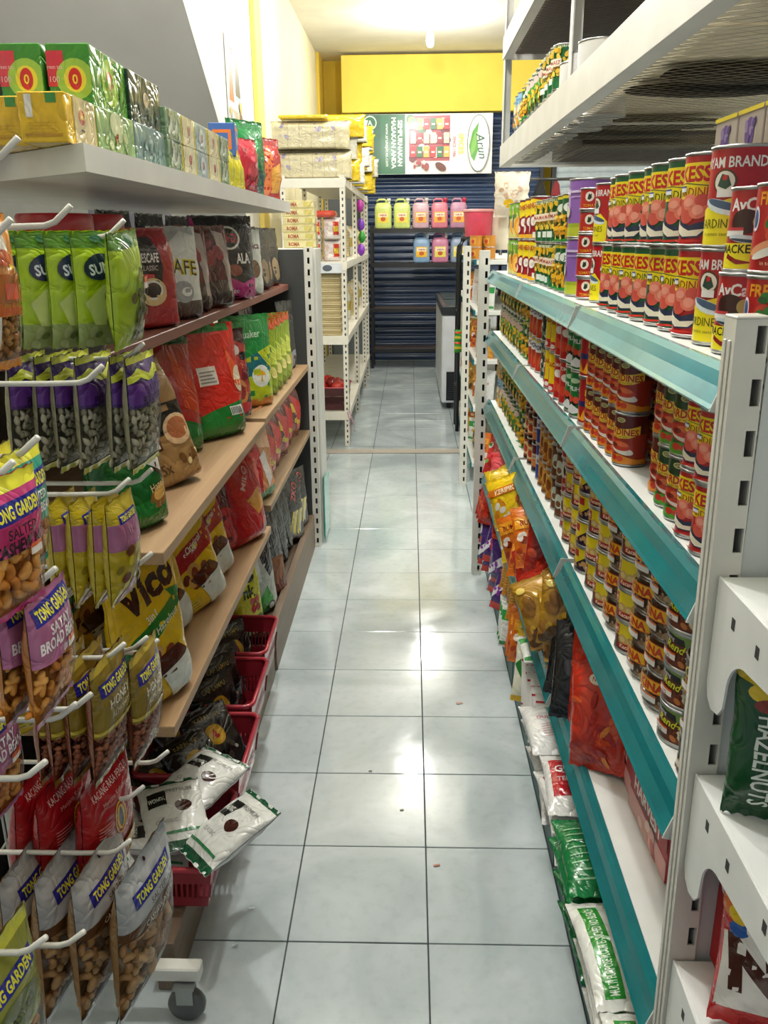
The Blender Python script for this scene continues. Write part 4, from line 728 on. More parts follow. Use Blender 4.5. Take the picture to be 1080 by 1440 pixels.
k_red2 = pack('chilli_bag', .12, .20, .05, '#c4321c', [*blobs(18, -.25, .1, .25, .7, ['#e2561f', '#a81c14', '#e8862c', '#d63f1c'], .05, .12, 12, .35), E(0, .86, .09, .05, '#e9dcc8'), T('No 1', 0, .86, .04, '#a81c14', 0, .12, .01)], seed=12)
k_blk = pack('seaweed_bag', .12, .20, .035, '#191a1d', [*blobs(10, -.25, .15, .25, .7, ['#2c2f35', '#3f4248', '#0e0f11', '#8a2a1c'], .05, .12, 13)], seed=13)
k_noo = pack('noodle_pack', .12, .16, .04, '#c98a2a', [*lines(-.35, .1, .35, .62, 9, '#e0ae4a', .45), R(-.35, .68, .35, .86, '#b3541a'), T('MIE', 0, .77, .1, '#f6e6b0', 0, .3, .03)], seed=14)
k_pur = pack('snack_bag', .13, .17, .045, '#43266b', [P([(-.4, .2), (0, .5), (.4, .3), (.4, .5), (0, .7), (-.4, .4)], '#e6e2ea'), R(-.4, .0, .4, .15, '#c8352c'), E(.1, .8, .12, .08, '#d84a2c'), *blobs(6, -.3, .2, .3, .5, ['#2b3c94', '#d8783a', '#8a3aa0'], .05, .1, 3)], seed=15)
k_gwh = pack('soup_sachet', .12, .15, .03, '#e4e9e2', [R(-.4, .62, .4, .85, '#2f9a4a'), T('SUP', 0, .73, .12, '#f4f8f2', 0, .3, .03), R(-.4, .05, .4, .14, '#3f9a52'), *blobs(5, -.2, .2, .2, .5, ['#c9dcb8', '#e9b44a'], .05, .09, 2)], seed=16)
k_wyg = pack('cassava_flour_bag', .15, .22, .06, '#e6e6cf', [R(-.5, .88, .5, 1, '#d9ae1c'), R(-.5, 0, .5, .08, '#d9ae1c'), P([(-.2, .3), (-.35, .5), (-.2, .62), (-.08, .45)], '#2c7a34'), P([(.05, .25), (.25, .3), (.2, .5), (.08, .42)], '#3a8f3c'), E(0, .45, .12, .14, '#efe9b8'), T('TEPUNG', 0, .76, .08, '#2c6a2f', 0, .5, .02)], seed=17)
k_wrd = pack('flour_bag', .13, .19, .036, '#e9e7e2', [R(-.4, .10, .4, .13, '#b8262e'), R(-.4, .87, .4, .90, '#b8262e'), T('ROSE BRAND', 0, .5, .07, '#c4434a', 0, .5, .01), *lines(-.2, .2, .2, .36, 4, '#c9a0a2', .25)], seed=18, kind='print')
k_wpl = pack('sugar_bag', .15, .21, .042, '#dfe0df', [T('GULA PASIR', 0, .62, .07, '#c65a60', 0, .45, .01), *lines(-.2, .25, .2, .5, 6, '#c98a90', .22), T('1 kg', .18, .14, .05, '#b54a50', 0, .2, .01)], seed=19)
k_gul = pack('sugar_bag', .15, .21, .042, '#dddddb', [R(-.3, .22, .3, .84, '#b3131f'), T('GULAKU', 0, .66, .12, '#f3eeee', 0, .5, .02), T('TEBU MURNI', 0, .48, .08, '#f0dcdc', 0, .48, .01), E(.0, .33, .1, .05, '#e8e2e2')], seed=20)
k_grn = pack('spice_flour_bag', .15, .21, .045, '#0f5a34', [R(-.4, .0, -.08, 1, '#17773f'), *[E(.12, y, .09, .06, '#dfeee0') for y in (.2, .4, .6, .8)], R(.09, .1, .15, .9, '#cfe4d2'), *lines(-.3, .15, -.12, .85, 8, '#8fc79a', .2)], seed=21)
k_wgb = pack('flour_bag', .15, .22, .042, '#e3e5df', [R(-.27, .08, -.12, .93, '#2a8f2e'), T('MULTI PURPOSE FLOUR ENRICHED NO BLEACH', -.195, .5, .075, '#e9f4e4', 90, .8, .01), T('C', .22, .2, .1, '#303532', 90, .1, .01), T('TERIGU', .17, .62, .08, '#454a46', 90, .34, .0), R(.13, .30, .24, .36, '#2a8f2e')], seed=22)
flatrx = -PI/2
def pile(p, x, y, z0, n, th, label, group, cat='bag', tilt=0, rz=0, dx=0):
    for k in range(n):
        nm = ['bottom', 'second from bottom', 'third from bottom', 'fourth from bottom', 'fifth from bottom', 'sixth from bottom', 'seventh from bottom'][k] if k < n-1 else 'topmost'
        put(p, (x+rng.uniform(-.007, .007)+dx*k, y+rng.uniform(-.006, .006), z0+th*(k+.5)), rz=rz+rng.uniform(-.07, .07), tilt=flatrx+tilt, label=f'{label}, {nm}', cat=cat, group=group)
ZB = .102
# base shelf, near to far (lying flat in piles, tops away from the camera)
pile(k_wgb, .650, -.66, ZB, 6, .038, 'white flour bag with green stripe, nearest base-shelf pile', 'green-striped flour bags, near pile', dx=-.007)
pile(k_wgb, .650, -.44, ZB, 6, .038, 'white flour bag with green stripe, second base-shelf pile', 'green-striped flour bags, second pile', dx=-.007)
pile(k_grn, .648, -.215, ZB, 6, .040, 'green spice-flour bag on the base shelf', 'green spice-flour bags', dx=-.007)
pile(k_gul, .648, .01, ZB, 6, .038, 'white and red sugar bag on the base shelf', 'red-labelled sugar bags', dx=-.006)
pile(k_wpl, .648, .235, ZB, 6, .038, 'plain white sugar bag on the base shelf', 'plain sugar bags', dx=-.006)
for k in range(8):
    put(k_wrd, (.648, .475+k*.040, ZB+.005), rz=rng.uniform(-.12, .05), tilt=-.42, label=f'white flour bag with red line standing on base shelf, {ORD[k]}', cat='bag', group='red-line flour bags standing in a row')
pile(k_gwh, .63, .62, ZB+.22, 1, .03, 'green and white soup sachet lying on flour bags at the aisle edge', 'soup sachets')
for k in range(3):
    put(k_wyg, (.632+.012*k, .80+k*.062, ZB+.004), rz=-.3, tilt=-.42, label=f'cream flour bag with yellow ends on base shelf, {ORD[k]}', cat='bag', group='yellow-ended flour bags')
for k in range(3):
    put(k_ora, (.63, 1.02+k*.045, ZB+.02), rz=-.3+rng.uniform(-.2, .2), tilt=-.4, label=f'orange spice sachet on base shelf beyond the cream bags, {ORD[k]}', cat='sachet', group='orange sachets on base shelf')
for k in range(3):
    put(k_gwh, (.615, 1.16+k*.035, ZB+.002), rz=-.4, tilt=-.25, label=f'white and green soup sachet standing on base shelf, {ORD[k]}', cat='sachet', group='soup sachets on base shelf')
for k in range(7):
    put(k_noo, (.630+.01*(k % 2), 1.14+k*.055, ZB+.11+.02*(k % 3)), rz=-.5+rng.uniform(-.3, .3), tilt=-.3+rng.uniform(-.2, .2), label=f'amber noodle pack on base shelf, {ORD[k]}', cat='pack', group='amber noodle packs')
for k in range(5):
    put(k_red, (.635, 1.52+k*.05, ZB+.13), rz=-.5+rng.uniform(-.3, .3), tilt=-.3, label=f'dark red spice sachet on base shelf, {ORD[k]}', cat='sachet', group='red sachets on base shelf')
for k in range(8):
    put(k_pur, (.598+.012*(k % 2), 1.42+k*.075, ZB+.02+.07*(k % 3 == 1)), rz=-.7+rng.uniform(-.3, .3), tilt=-.2+rng.uniform(-.2, .2), label=f'purple and white snack bag on base shelf, {ORD[k]}', cat='bag', group='purple snack bags')
for k in range(3):
    put(k_red, (.585, 1.90+k*.06, ZB+.19), rz=-.6+rng.uniform(-.3, .3), tilt=-.35, label=f'dark red spice sachet beside the far post, {ORD[k]}', cat='sachet', group='red sachets by far post')
# fourth shelf
Z4 = SH[3]
bx4 = boxpack('biscuit_box', .20, .075, .125, '#b0303a', [R(-.8, .0, .8, .30, '#d8a09a'), *blobs(9, -.4, .02, .4, .3, ['#d8a79a', '#b9635e', '#e6c4b4'], .06, .12, 4), R(-.8, .40, .8, .64, '#a8343a'), T('HARVEST', 0, .52, .20, '#efe2dc', 0, 1.3, .03), P([(-.45, .34), (0, .40), (.45, .32), (.45, .37), (0, .44), (-.45, .38)], '#3c1a16'), E(.0, .82, .28, .10, '#a88a80'), E(.1, .78, .16, .06, '#c9b0a6')], [R(-.12, .05, .12, .3, '#a9a49e'), R(-.12, .33, .12, .62, '#b9b4ae'), *lines(-.11, .35, .11, .6, 9, '#6c6662', .3), T('Berry', 0, .8, .08, '#ead8d4', 0, .22, .01)], [R(-1, -1, 1, 1, '#9c3a3c')])
for k, (yb, nm) in enumerate([(-.262, 'nearest the post'), (-.055, 'next beyond the nearest')]):
    for t_ in range(2): put(bx4, (.685+.004*k, yb+.006*t_, Z4+t_*.1255), rz=RZ+.03-.05*k, label=f'dark red biscuit box on fourth shelf, {nm}, {["lower", "upper"][t_]} one', cat='box', group='red biscuit boxes')
for k in range(4):
    put(k_red2, (.61+.006*k, -.075+k*.045, Z4+.002), rz=-.75+rng.uniform(-.15, .15), tilt=-.25, roll=-.15, label=f'orange-red chilli bag on fourth shelf, {ORD[k]}', cat='bag', group='orange-red chilli bags')
for k in range(4):
    put(k_blk, (.605+.02*(k % 2), .10+k*.045, Z4+.002), rz=-.4+rng.uniform(-.2, .2), tilt=-.35, label=f'glossy black seaweed bag on fourth shelf, {ORD[k]}', cat='bag', group='black seaweed bags')
def heap(p, desc, ys, n, z0, zs, cat, grp, x0=.590, xs=.035, s=1.0, seed=1, shelf='fourth shelf'):
    rn = random.Random(seed)
    for k in range(n):
        f = k/(max(1, n-1)); put(p, (x0+rn.uniform(0, xs), ys[0]+(ys[1]-ys[0])*f+rn.uniform(-.012, .012), z0+rn.uniform(0, zs)), rz=-.6+rn.uniform(-.5, .5), tilt=-.6+rn.uniform(-.45, .4), roll=rn.uniform(-.6, .6), label=f'{desc} on {shelf}, {ORD[k]}', cat=cat, group=grp, scale=s)
heap(k_amb, 'amber dried fruit bag', (.20, .42), 10, Z4+.01, .12, 'bag', 'amber dried fruit bags', seed=2)
heap(k_red, 'dark red spice sachet', (.40, .66), 12, Z4+.0, .12, 'sachet', 'red sachets on fourth shelf', seed=3, x0=.585)
heap(k_ora, 'orange spice sachet', (.52, .90), 12, Z4+.0, .12, 'sachet', 'orange sachets on fourth shelf', seed=4, x0=.585)
heap(k_yel, 'yellow snack bag', (.90, 1.24), 11, Z4+.0, .12, 'bag', 'yellow snack bags', seed=5, x0=.585)
heap(k_pink, 'pink and white snack bag', (1.26, 1.58), 8, Z4+.0, .10, 'bag', 'pink snack bags', seed=6, x0=.580)
heap(k_cand, 'red candy bag with green and white sweets', (1.60, 1.98), 10, Z4+.0, .07, 'bag', 'candy bags on fourth shelf', seed=7, x0=.615)
# end cap packs at the right edge
k_haz = pack('hazelnut_bar_bag', .066, .165, .04, '#0c4a22', [T('HAZELNUTS', 0, .40, .12, '#e6efe4', -90, .60, .02), E(-.0, .83, .13, .06, '#e3c21a'), P([(-.25, .92), (0, .84), (.25, .95), (.25, 1), (-.25, 1)], '#e3c21a'), E(0, .76, .09, .04, '#8a2c14')], seed=30, crk=.003)
put(k_haz, (.612, -.70, .862), rz=-.30, tilt=-.12, label='dark green hazelnut bag on the end-cap shelf, left one', cat='bag', group='hazelnut bags')
put(k_haz, (.65, -.79, .862), rz=-.5, tilt=-.2, roll=.1, label='dark green hazelnut bag on end-cap shelf, cut by right edge', cat='bag', group='hazelnut bags')
put(k_haz, (.68, -.72, 1.097), rz=-.6, tilt=-.5, roll=.4, label='dark green bag on the upper end-cap shelf', cat='bag')
k_nip = pack('sweets_pouch', .16, .24, .07, '#c41a1c', [P([(-.35, .1), (.35, .2), (.35, .75), (0, .66), (-.35, .5)], '#e9e4dc'), T('NIPS', 0, .42, .26, '#4a2114', 8, .62, .06), *blobs(14, -.36, .5, .0, .95, ['#e6c21c', '#2f5fb0', '#e0731c', '#3c9a3c', '#efe8da'], .04, .06, 4, .8), E(.16, .66, .05, .06, '#2f6fc0')], seed=31)
put(k_nip, (.665, -.73, .604), rz=-.3, tilt=-.12, label='red sweets pouch with white panel on the lower end-cap shelf', cat='pouch')
rb = boxpack('snack_box', .16, .10, .16, '#b0161a', [E(.0, .6, .1, .1, '#d9dcd8')], [E(-.2, .72, .06, .06, '#d9dcd8')])
put(rb, (.70, -.67, .603), rz=0, label='red box behind the sweets pouch on the lower end-cap shelf', cat='box')

# ================================================================== HANGING BAGS ON THE WIRE STAND
LZ = PI/2
CA = ['#c9a06a', '#bd8e56', '#d8b078', '#ab7c48']; BE = ['#e39a38', '#d6852a', '#efac50']; AL = ['#a8603c', '#b87048', '#8e4c2e']; SE = ['#c4c1a8', '#aeab90', '#d6d2bc']
def tg(y=.62, rot=0, s=1, x=0): return [P([(x-.36*s, y-.075*s), (x+.36*s, y-.075*s+.0), (x+.36*s, y+.075*s), (x-.36*s, y+.075*s)], '#23268c'), T('TONG GARDEN', x, y, .095*s, '#e8e23a', 0, .62*s, .035)]
k_cash = pack('cashew_bag', .148, .235, .055, '#b4b6b8', [R(-.3, .93, .3, 1, '#9fa3a5'), *tg(.83, 0, .62), P([(-.4, .68), (-.4, .63), (0, .60), (.4, .63), (.4, .68), (0, .70)], '#5c3a1c'), T('SALTED', .02, .735, .04, '#54422c', 0, .34, .0), T('CASHEW NUTS', 0, .65, .035, '#e9dfc8', 0, .36, .0), R(-.08, .06, .06, .1, '#d8d8d2'), E(0, .955, .012, .012, '#20201e')], window=(.05, .64), nuts=('cashew', .032, CA), seed=41, back='#a07848')
k_cas2 = pack('cashew_bag', .14, .235, .050, '#8c8f3a', [R(-.3, .93, .3, 1, '#c8c84a'), *tg(.80, 0, .62), E(0, .62, .22, .1, '#54601c'), T('ROASTED', 0, .62, .05, '#2e3610', 0, .36, .01), E(0, .955, .012, .012, '#20201e')], window=(.05, .52), nuts=('cashew', .032, CA), seed=42, back='#a07848')
k_kac = pack('peanut_bag', .135, .20, .05, '#a3131c', [T('KACANG RASA PENGUB', -.0, .90, .05, '#e7cfc9', 0, .5, .0), T('Menjana Kebaikan', 0, .81, .035, '#d8a49c', 0, .42, 0), E(0, .62, .085, .13, '#e0b81c'), E(0, .62, .07, .115, '#a3131c'), E(0, .62, .055, .1, '#e0b81c'), E(0, .62, .03, .08, '#1d1512'), *lines(-.27, .55, -.1, .7, 6, '#d9a69c', .2), *lines(.1, .55, .27, .7, 6, '#d9a69c', .2), P([(-.35, .36), (.35, .42), (.35, .2), (-.35, .14)], '#d9ae1c'), T('PAGODA', 0, .28, .13, '#a3131c', 3, .5, .02)], seed=43)
k_alm = pack('almond_bag', .11, .175, .035, '#8a7322', [R(-.35, .93, .35, 1, '#b7a13a'), *tg(.80, 0, .75), T('HONEY', .0, .66, .08, '#ece6cc', 0, .36, .01), T('ALMONDS', .0, .56, .05, '#d8cfa0', 0, .4, .0), R(-.35, .45, .35, .48, '#c9b23a')], window=(.06, .45), nuts=('almond', .017, AL), seed=44, back='#8a4a30')
k_pis = pack('pistachio_bag', .12, .165, .035, '#3a1f66', [R(-.4, .94, .4, 1, '#c9cf3a'), P([(-.4, .84), (-.2, .9), (0, .83), (.2, .9), (.4, .84), (.4, .78), (.2, .82), (0, .76), (-.2, .82), (-.4, .78)], '#c9d23a'), R(-.4, .6, .4, .78, '#5a2a86'), T('SHELLED', 0, .71, .06, '#2b1648', 0, .5, .01), T('PISTACHIO', 0, .63, .07, '#2b1648', 0, .6, .02), R(-.4, .0, .4, .06, '#c9cf3a')], window=(.06, .56), nuts=('seed', .020, SE), seed=45, back='#8a876c')
k_lim = pack('seed_bag', .105, .150, .026, '#a8c81e', [R(-.4, .86, .4, 1, '#4f7f24'), R(-.4, .0, .4, .22, '#97a866'), P([(-.2, .2), (-.3, .4), (-.1, .55), (.1, .5), (.3, .3), (.2, .18)], '#cfe08a'), *blobs(14, -.3, .03, .3, .22, ['#6c7a3c', '#8a9454', '#aeb882'], .03, .06, 6), E(-.13, .70, .16, .11, '#16264a', 12), T('SUN', -.13, .69, .09, '#dfe8f0', 8, .22, .03), E(-.05, .42, .05, .07, '#4c5a1e', 30), E(.16, .3, .05, .06, '#56641f', -20), E(-.1, .93, .07, .03, '#1d5a3c')], seed=46, N=12, Mr=14)
k_lim2 = pack('seed_bag', .105, .150, .030, '#a3c224', [R(-.4, .86, .4, 1, '#4a7a26'), P([(.4, 0), (.4, .6), (.2, .55), (.0, .3), (.05, 0)], '#7f8250'), *blobs(40, .0, .05, .36, .5, ['#6c6e40', '#8f8c60', '#a8a67a', '#5a5c34'], .02, .05, 9), E(.05, .62, .06, .08, '#66702a', 30), E(-.14, .45, .06, .05, '#5a5e2a', -20), E(-.05, .92, .1, .05, '#245a35'), R(.1, .5, .22, .6, '#e4d9d0'), R(.1, .55, .22, .6, '#d8642c')], seed=47, N=12, Mr=14)
k_pin = pack('broad_bean_bag', .085, .15, .04, '#b8a41e', [R(-.4, .55, .4, .8, '#a3648c'), *tg(.83, 0, .55), P([(-.2, .02), (0, .25), (.2, .02)], '#a3648c'), *blobs(10, -.25, .15, .25, .55, ['#8c7a14', '#d8c83a', '#6a3a24', '#c8b428'], .04, .08, 4)], seed=48, N=12, Mr=14)
k_tea = pack('broad_bean_bag', .098, .135, .035, '#1f9a84', [R(-.5, .9, .5, 1, '#d8d43a'), *tg(.76, 0, .9), T('SALTED', 0, .64, .07, '#eef4ee', 0, .4, .03), T('BROAD BEANS', 0, .54, .08, '#eef4ee', 0, .66, .03)], window=(.05, .44), nuts=('bean', .021, BE), seed=49, back='#b8701e')
k_mag = pack('cashew_bag', .105, .145, .038, '#c23a7a', [R(-.5, .9, .5, 1, '#d8d43a'), *tg(.78, 0, .9), R(-.5, .56, .5, .7, '#a8285f'), T('SALTED', 0, .645, .07, '#3a1226', 0, .4, .02), T('CASHEW NUT', 0, .55, .09, '#2e1020', 0, .62, .03), R(0.05, .44, .2, .5, '#efe9e2'), R(0.05, .49, .2, .52, '#e0642c')], window=(.05, .48), nuts=('cashew', .030, BE), seed=50, back='#b8701e')
k_sat = pack('broad_bean_bag', .105, .145, .034, '#a8668c', [*tg(.88, 0, .9), T('SATAY', 0, .74, .08, '#f0eaee', 0, .4, .03), T('BROAD BEANS', 0, .64, .09, '#f0eaee', 0, .64, .03), T('premium', 0, .56, .04, '#d8b0c4', 0, .3, 0), R(.06, .50, .22, .55, '#efe9e2'), R(.06, .54, .22, .58, '#e0642c')], window=(.05, .50), nuts=('cashew', .023, BE), seed=51, back='#b8701e')
k_org = pack('peanut_bag', .085, .15, .03, '#d8861c', [*[P([(math.cos(a)*.2, .66+math.sin(a)*.2), (math.cos(a+.2)*.1, .66+math.sin(a+.2)*.1), (math.cos(a-.2)*.1, .66+math.sin(a-.2)*.1)], '#eec82a') for a in (i*PI/6 for i in range(12))], R(-.4, .44, .4, .62, '#a85818'), E(0, .8, .1, .12, '#e9e0d6'), E(0, .72, .12, .05, '#c8541c'), R(-.05, .46, .12, .56, '#e0542c'), T('Shandong', -.0, .40, .07, '#d8603c', 0, .4, .02, .2), R(-.3, .08, -.14, .36, '#d9dad6')], window=(.06, .38), nuts=('bean', .015, ['#b9823a', '#a8702c', '#c9954c']), seed=52, back='#8a5a20')
def hang(p, hook, xs, desc, cat, grp, drop=.010, tilt=.05, turn=.05, yj=.004, lean=0):
    """bags strung on one peg, front-most first; each is pushed slightly outward at the foot"""
    y, z = HOOKS[hook]; h = max(v.co.z for v in p.data.vertices)
    for k, x in enumerate(xs):
        # hangs from its top edge: foot position from the tilt
        tl = tilt+rng.uniform(-.02, .02)+.02*(len(xs)-k)*0
        lab = desc if len(xs) == 1 else f'{desc}, {["front", "second", "third", "fourth", "fifth", "sixth"][k]} on its hook'
        put(p, (x+math.sin(tl)*(h-drop), y+rng.uniform(-yj, yj), z-(h-drop)*math.cos(tl)), rz=LZ-turn+rng.uniform(-.06, .06), tilt=tl*1, roll=lean+rng.uniform(-.02, .02), label=lab, cat=cat, group=grp)
hang(k_lim2, 'h1b', [-.135], 'lime seed bag with visible seeds, front of the top peg row', 'bag', None, lean=-.06)
hang(k_lim, 'h1b', [-.165, -.198, -.232, -.268, -.305], 'lime pumpkin-seed bag with navy oval badge', 'bag', 'lime seed bags', turn=.5, yj=.012)
hang(k_pis, 'h2b', [-.137, -.170, -.205, -.240, -.275, -.31], 'purple pistachio bag', 'bag', 'purple pistachio bags', yj=.008)
hang(k_pin, 'h4', [-.150, -.175, -.200, -.225], 'small yellow and pink broad bean bag', 'bag', 'yellow and pink bean bags', drop=.0)
hang(k_alm, 'h7b', [-.145], 'small almond bag on the rear peg, apart from the other four', 'bag', None)
hang(k_alm, 'h8', [-.165, -.19, -.215, -.24], 'small almond bag with golden top', 'bag', 'almond bags')
hang(k_kac, 'h18', [-.20, -.26, -.31], 'red peanut bag with black pagoda emblem', 'bag', 'red peanut bags', drop=.055, tilt=.10, turn=.1)
hang(k_cash, 'h12', [-.140, -.19, -.24, -.30], 'silver-topped cashew bag', 'bag', 'silver-topped cashew bags', tilt=.07, turn=.12)
hang(k_cas2, 'h13b', [-.20, -.255], 'olive-green cashew bag at the bottom left corner', 'bag', 'olive cashew bags', turn=.1)
hang(k_sat, 'h6', [-.145, -.18], 'mauve satay broad bean bag', 'bag', 'satay broad bean bags', drop=-.0)
hang(k_tea, 'h14', [-.155, -.19], 'teal salted broad bean bag', 'bag', 'teal broad bean bags')
hang(k_mag, 'h17', [-.145, -.18], 'magenta-topped cashew bag', 'bag', 'magenta cashew bags', turn=.1)
hang(k_sat, 'h19', [-.235], 'mauve broad bean bag hanging low at the left edge', 'bag', None)
hang(k_org, 'h15', [-.150, -.185, -.215], 'orange peanut bag with yellow sunburst', 'bag', 'orange peanut bags', drop=.03, tilt=.03)

# ================================================================== LEFT SHELVES
def lp(p, x, y, z, label, tilt=0, turn=0, roll=0, cat='bag', grp=None, scale=1):
    return put(p, (x, y, z+.001), rz=LZ-turn, tilt=-tilt, roll=roll, label=label, cat=cat, group=grp, scale=scale)
ZA, ZBn, ZBf, ZC, ZC2, ZE = 1.236, .896, .883, .541, .586, .145
# shelf A coffee bags
q = pack('coffee_bag', .19, .215, .085, '#a31822', [R(-.75, 0, -.31, .16, '#1c2a4a'), R(-.75, .16, -.31, .32, '#1f5a4a'), *[E(-.65+.12*i, .24, .035, .03, '#cfd8d6') for i in range(3)], *[E(-.65+.12*i, .08, .035, .03, '#b8c4d6') for i in range(3)], T('KOPI', -.52, .78, .09, '#8a3a3e', 0, .3, .01), R(-.64, .5, -.42, .66, '#5c1218'), *[E(-.65+.12*i, .38, .03, .025, '#c98a8e') for i in range(3)],
  P([(-.16, .9), (.14, .9), (.2, .6), (.14, .3), (-.1, .3), (-.2, .6)], '#241416'), T('NESCAFE', 0, .70, .09, '#e6dfdc', 0, .3, .02), T('CLASSIC', 0, .60, .05, '#c9bcb8', 0, .26, .0), E(.02, .36, .2, .14, '#d8b888'), E(.02, .38, .15, .1, '#efe6da'), E(.02, .38, .12, .075, '#3a1c12'), R(-.14, .5, .06, .54, '#c83a40')], prof='brick', n=5, seed=61, crk=.0022)
lp(q, -.345, .50, ZA, 'red coffee bag with black oval and cup picture, nearest on top wooden shelf', turn=.55, tilt=.04)
q = pack('coffee_bag', .15, .22, .07, '#d4d5d3', [T('CAFE', 0, .58, .16, '#d8c01c', -6, .52, .05), T('CAFE', 0.01, .575, .16, '#2a2416', -6, .5, .0), R(-.4, .0, .4, .2, '#5c4a44'), E(0, .3, .16, .12, '#9a9ca0'), E(.05, .3, .08, .05, '#e6e6e4'), P([(-.3, .9), (-.1, .82), (.1, .95), (.3, .9), (.3, 1), (-.3, 1)], '#a9abab')], prof='pouch', n=3.5, seed=62, crk=.0035)
lp(q, -.325, .73, ZA, 'white coffee bag with yellow lettering on top wooden shelf', turn=.6)
q = pack('coffee_bag', .17, .225, .08, '#5a1620', [R(-.4, 0, .4, .34, '#33161a'), P([(.1, .95), (.3, .9), (.35, .3), (.25, .1), (.2, .5)], '#a89894'), *blobs(8, -.3, .35, .2, .8, ['#74202c', '#8a2a34', '#45101a'], .06, .12, 3)], prof='pouch', n=3.5, seed=63, crk=.0035)
lp(q, -.35, .91, ZA, 'dark maroon coffee bag, nearer of two on top wooden shelf', turn=.6); lp(q, -.32, 1.08, ZA, 'dark maroon coffee bag, farther of two on top wooden shelf', turn=.55, roll=-.04)
q = pack('cocoa_bag', .24, .26, .09, '#211d22', [P([(-.55, 0), (-.55, 1), (-.42, 1), (-.34, .6), (-.2, .35), (.2, .2), (.5, .3), (.5, 0)], '#b32a7a'), E(.06, .74, .17, .14, '#d9d4cc'), E(.06, .74, .14, .115, '#211d22'), T('SUPER', .06, .74, .1, '#c8434f', 0, .26, .03), T('ALA', .24, .5, .12, '#e6e3e0', 0, .22, .03), E(.08, .36, .12, .07, '#8c4a3a'), T('coffee', -.0, .12, .07, '#e6b8d0', 0, .3, .01)], prof='pouch', n=3, seed=64, crk=.003)
lp(q, -.345, 1.40, ZA, 'magenta and black drink bag on top wooden shelf', turn=.75)
q = pack('coffee_bag', .14, .22, .07, '#d6dad4', [P([(-.5, 0), (-.5, .8), (-.2, .6), (-.05, .2), (.1, 0)], '#4f9a2a'), T('Arabica', .05, .76, .1, '#6a2440', 0, .4, .02), E(.1, .4, .12, .14, '#7c5a3c')], prof='pouch', n=3, seed=65, crk=.003)
lp(q, -.32, 1.66, ZA, 'green and white drink bag on top wooden shelf', turn=.7)
q = pack('coffee_bag', .14, .23, .07, '#1d1c1e', [E(.0, .3, .14, .2, '#8a7452'), T('KOPI', 0, .72, .08, '#6a665e', 0, .3, .01)], prof='pouch', n=3, seed=66, crk=.003)
for k in range(4): lp(q, -.34+.01*(k % 2), 1.84+k*.14, ZA, f'black coffee bag at far end of top wooden shelf, {ORD[k]}', turn=.3, grp='black coffee bags', roll=rng.uniform(-.05, .05))
# second row of dark bags behind on shelf A
for k in range(3): lp(q, -.46, .72+k*.3, ZA, f'black coffee bag in the back row of top wooden shelf, {ORD[k]}', turn=.2, grp='black coffee bags in back row', scale=1.12)
# shelf B near
q = pack('chocolate_drink_bag', .17, .255, .09, '#0e5a20', [P([(.0, .95), (.4, 1), (.4, .3), (.16, .45)], '#4a2c22'), P([(.08, .85), (.3, .7), (.3, .4), (.1, .5)], '#d6d4cf'), R(-.5, .0, .5, .22, '#12742a'), E(.22, .24, .15, .08, '#7c5426', 20), E(.22, .26, .1, .05, '#c99a4a', 20), T('Hazelnut', .25, .32, .06, '#e2cf9a', 10, .28, .0)], prof='pouch', n=3.6, seed=67, crk=.004)
lp(q, -.275, .09, ZBn, 'large green chocolate drink bag behind the hanging pistachio bags', turn=.45, tilt=.06)
q = pack('coffee_bag', .175, .275, .08, '#9a7546', [P([(-.34, .62), (-.02, .66), (.34, .64), (.34, .36), (.1, .4), (-.2, .42)], '#1f1a18'), P([(-.34, .95), (-.1, .98), (.3, .95), (.3, .9), (-.2, .85)], '#c9a878'), R(-.26, .30, -.04, .54, '#5a3013'), R(-.24, .42, -.06, .50, '#c8741c'), R(-.24, .32, -.06, .38, '#e6e2da'), E(.17, .42, .15, .13, '#d8b48a'), E(.17, .43, .11, .09, '#a8623a'), T('TARIK', -.05, .72, .09, '#c9762a', 0, .36, .02), T('15x', -.1, .15, .09, '#5c4020', 0, .15, .02), *blobs(5, .08, .12, .28, .2, ['#e0c890', '#6a4418'], .03, .05, 2)], prof='brick', n=5, seed=68, crk=.003)
lp(q, -.285, .405, ZBn, 'brown kraft coffee bag leaning on the wide wooden shelf', turn=.62, tilt=.24, roll=-.16)
q = pack('malt_drink_bag', .18, .30, .08, '#a61f1a', [R(-.4, .0, .4, .2, '#1f6a28'), P([(-.4, .2), (0, .3), (.4, .2), (.4, .15), (-.4, .15)], '#1f6a28'), P([(0, .9), (.3, .5), (.3, .3), (.05, .4)], '#c83e1a'), R(-.4, .93, .4, 1, '#1a5c26')], prof='pouch', n=3, seed=69, crk=.004)
lp(q, -.34, .68, ZBn, 'dark red drink bag with green base behind the bright red one', turn=.5, tilt=.12, roll=.05)
q = pack('malt_drink_bag', .22, .31, .10, '#c8261c', [R(-.5, .0, .5, .17, '#1c7a2c'), P([(-.5, .17), (-.1, .26), (.2, .3), (.5, .34), (.5, .1), (-.5, .1)], '#1c7a2c'), P([(-.3, .93), (.3, .93), (.3, 1), (-.3, 1)], '#1c7a2c'), R(-.2, .48, .02, .64, '#ddd6cf'), *lines(-.18, .5, .0, .62, 4, '#8a8480', .4), P([(.18, .8), (.36, .5), (.34, .34), (.2, .5)], '#e2572a'), E(.3, .5, .08, .12, '#e9d6b8'), R(.1, .19, .26, .27, '#dfe3dc'), *[R(.11+.02*i, .2, .12+.02*i, .26, '#1c2a1c') for i in range(7)]], prof='pouch', n=3, seed=70, crk=.004)
lp(q, -.29, .885, ZBn, 'bright red drink bag with white sticker and green base', turn=.62, tilt=.07)
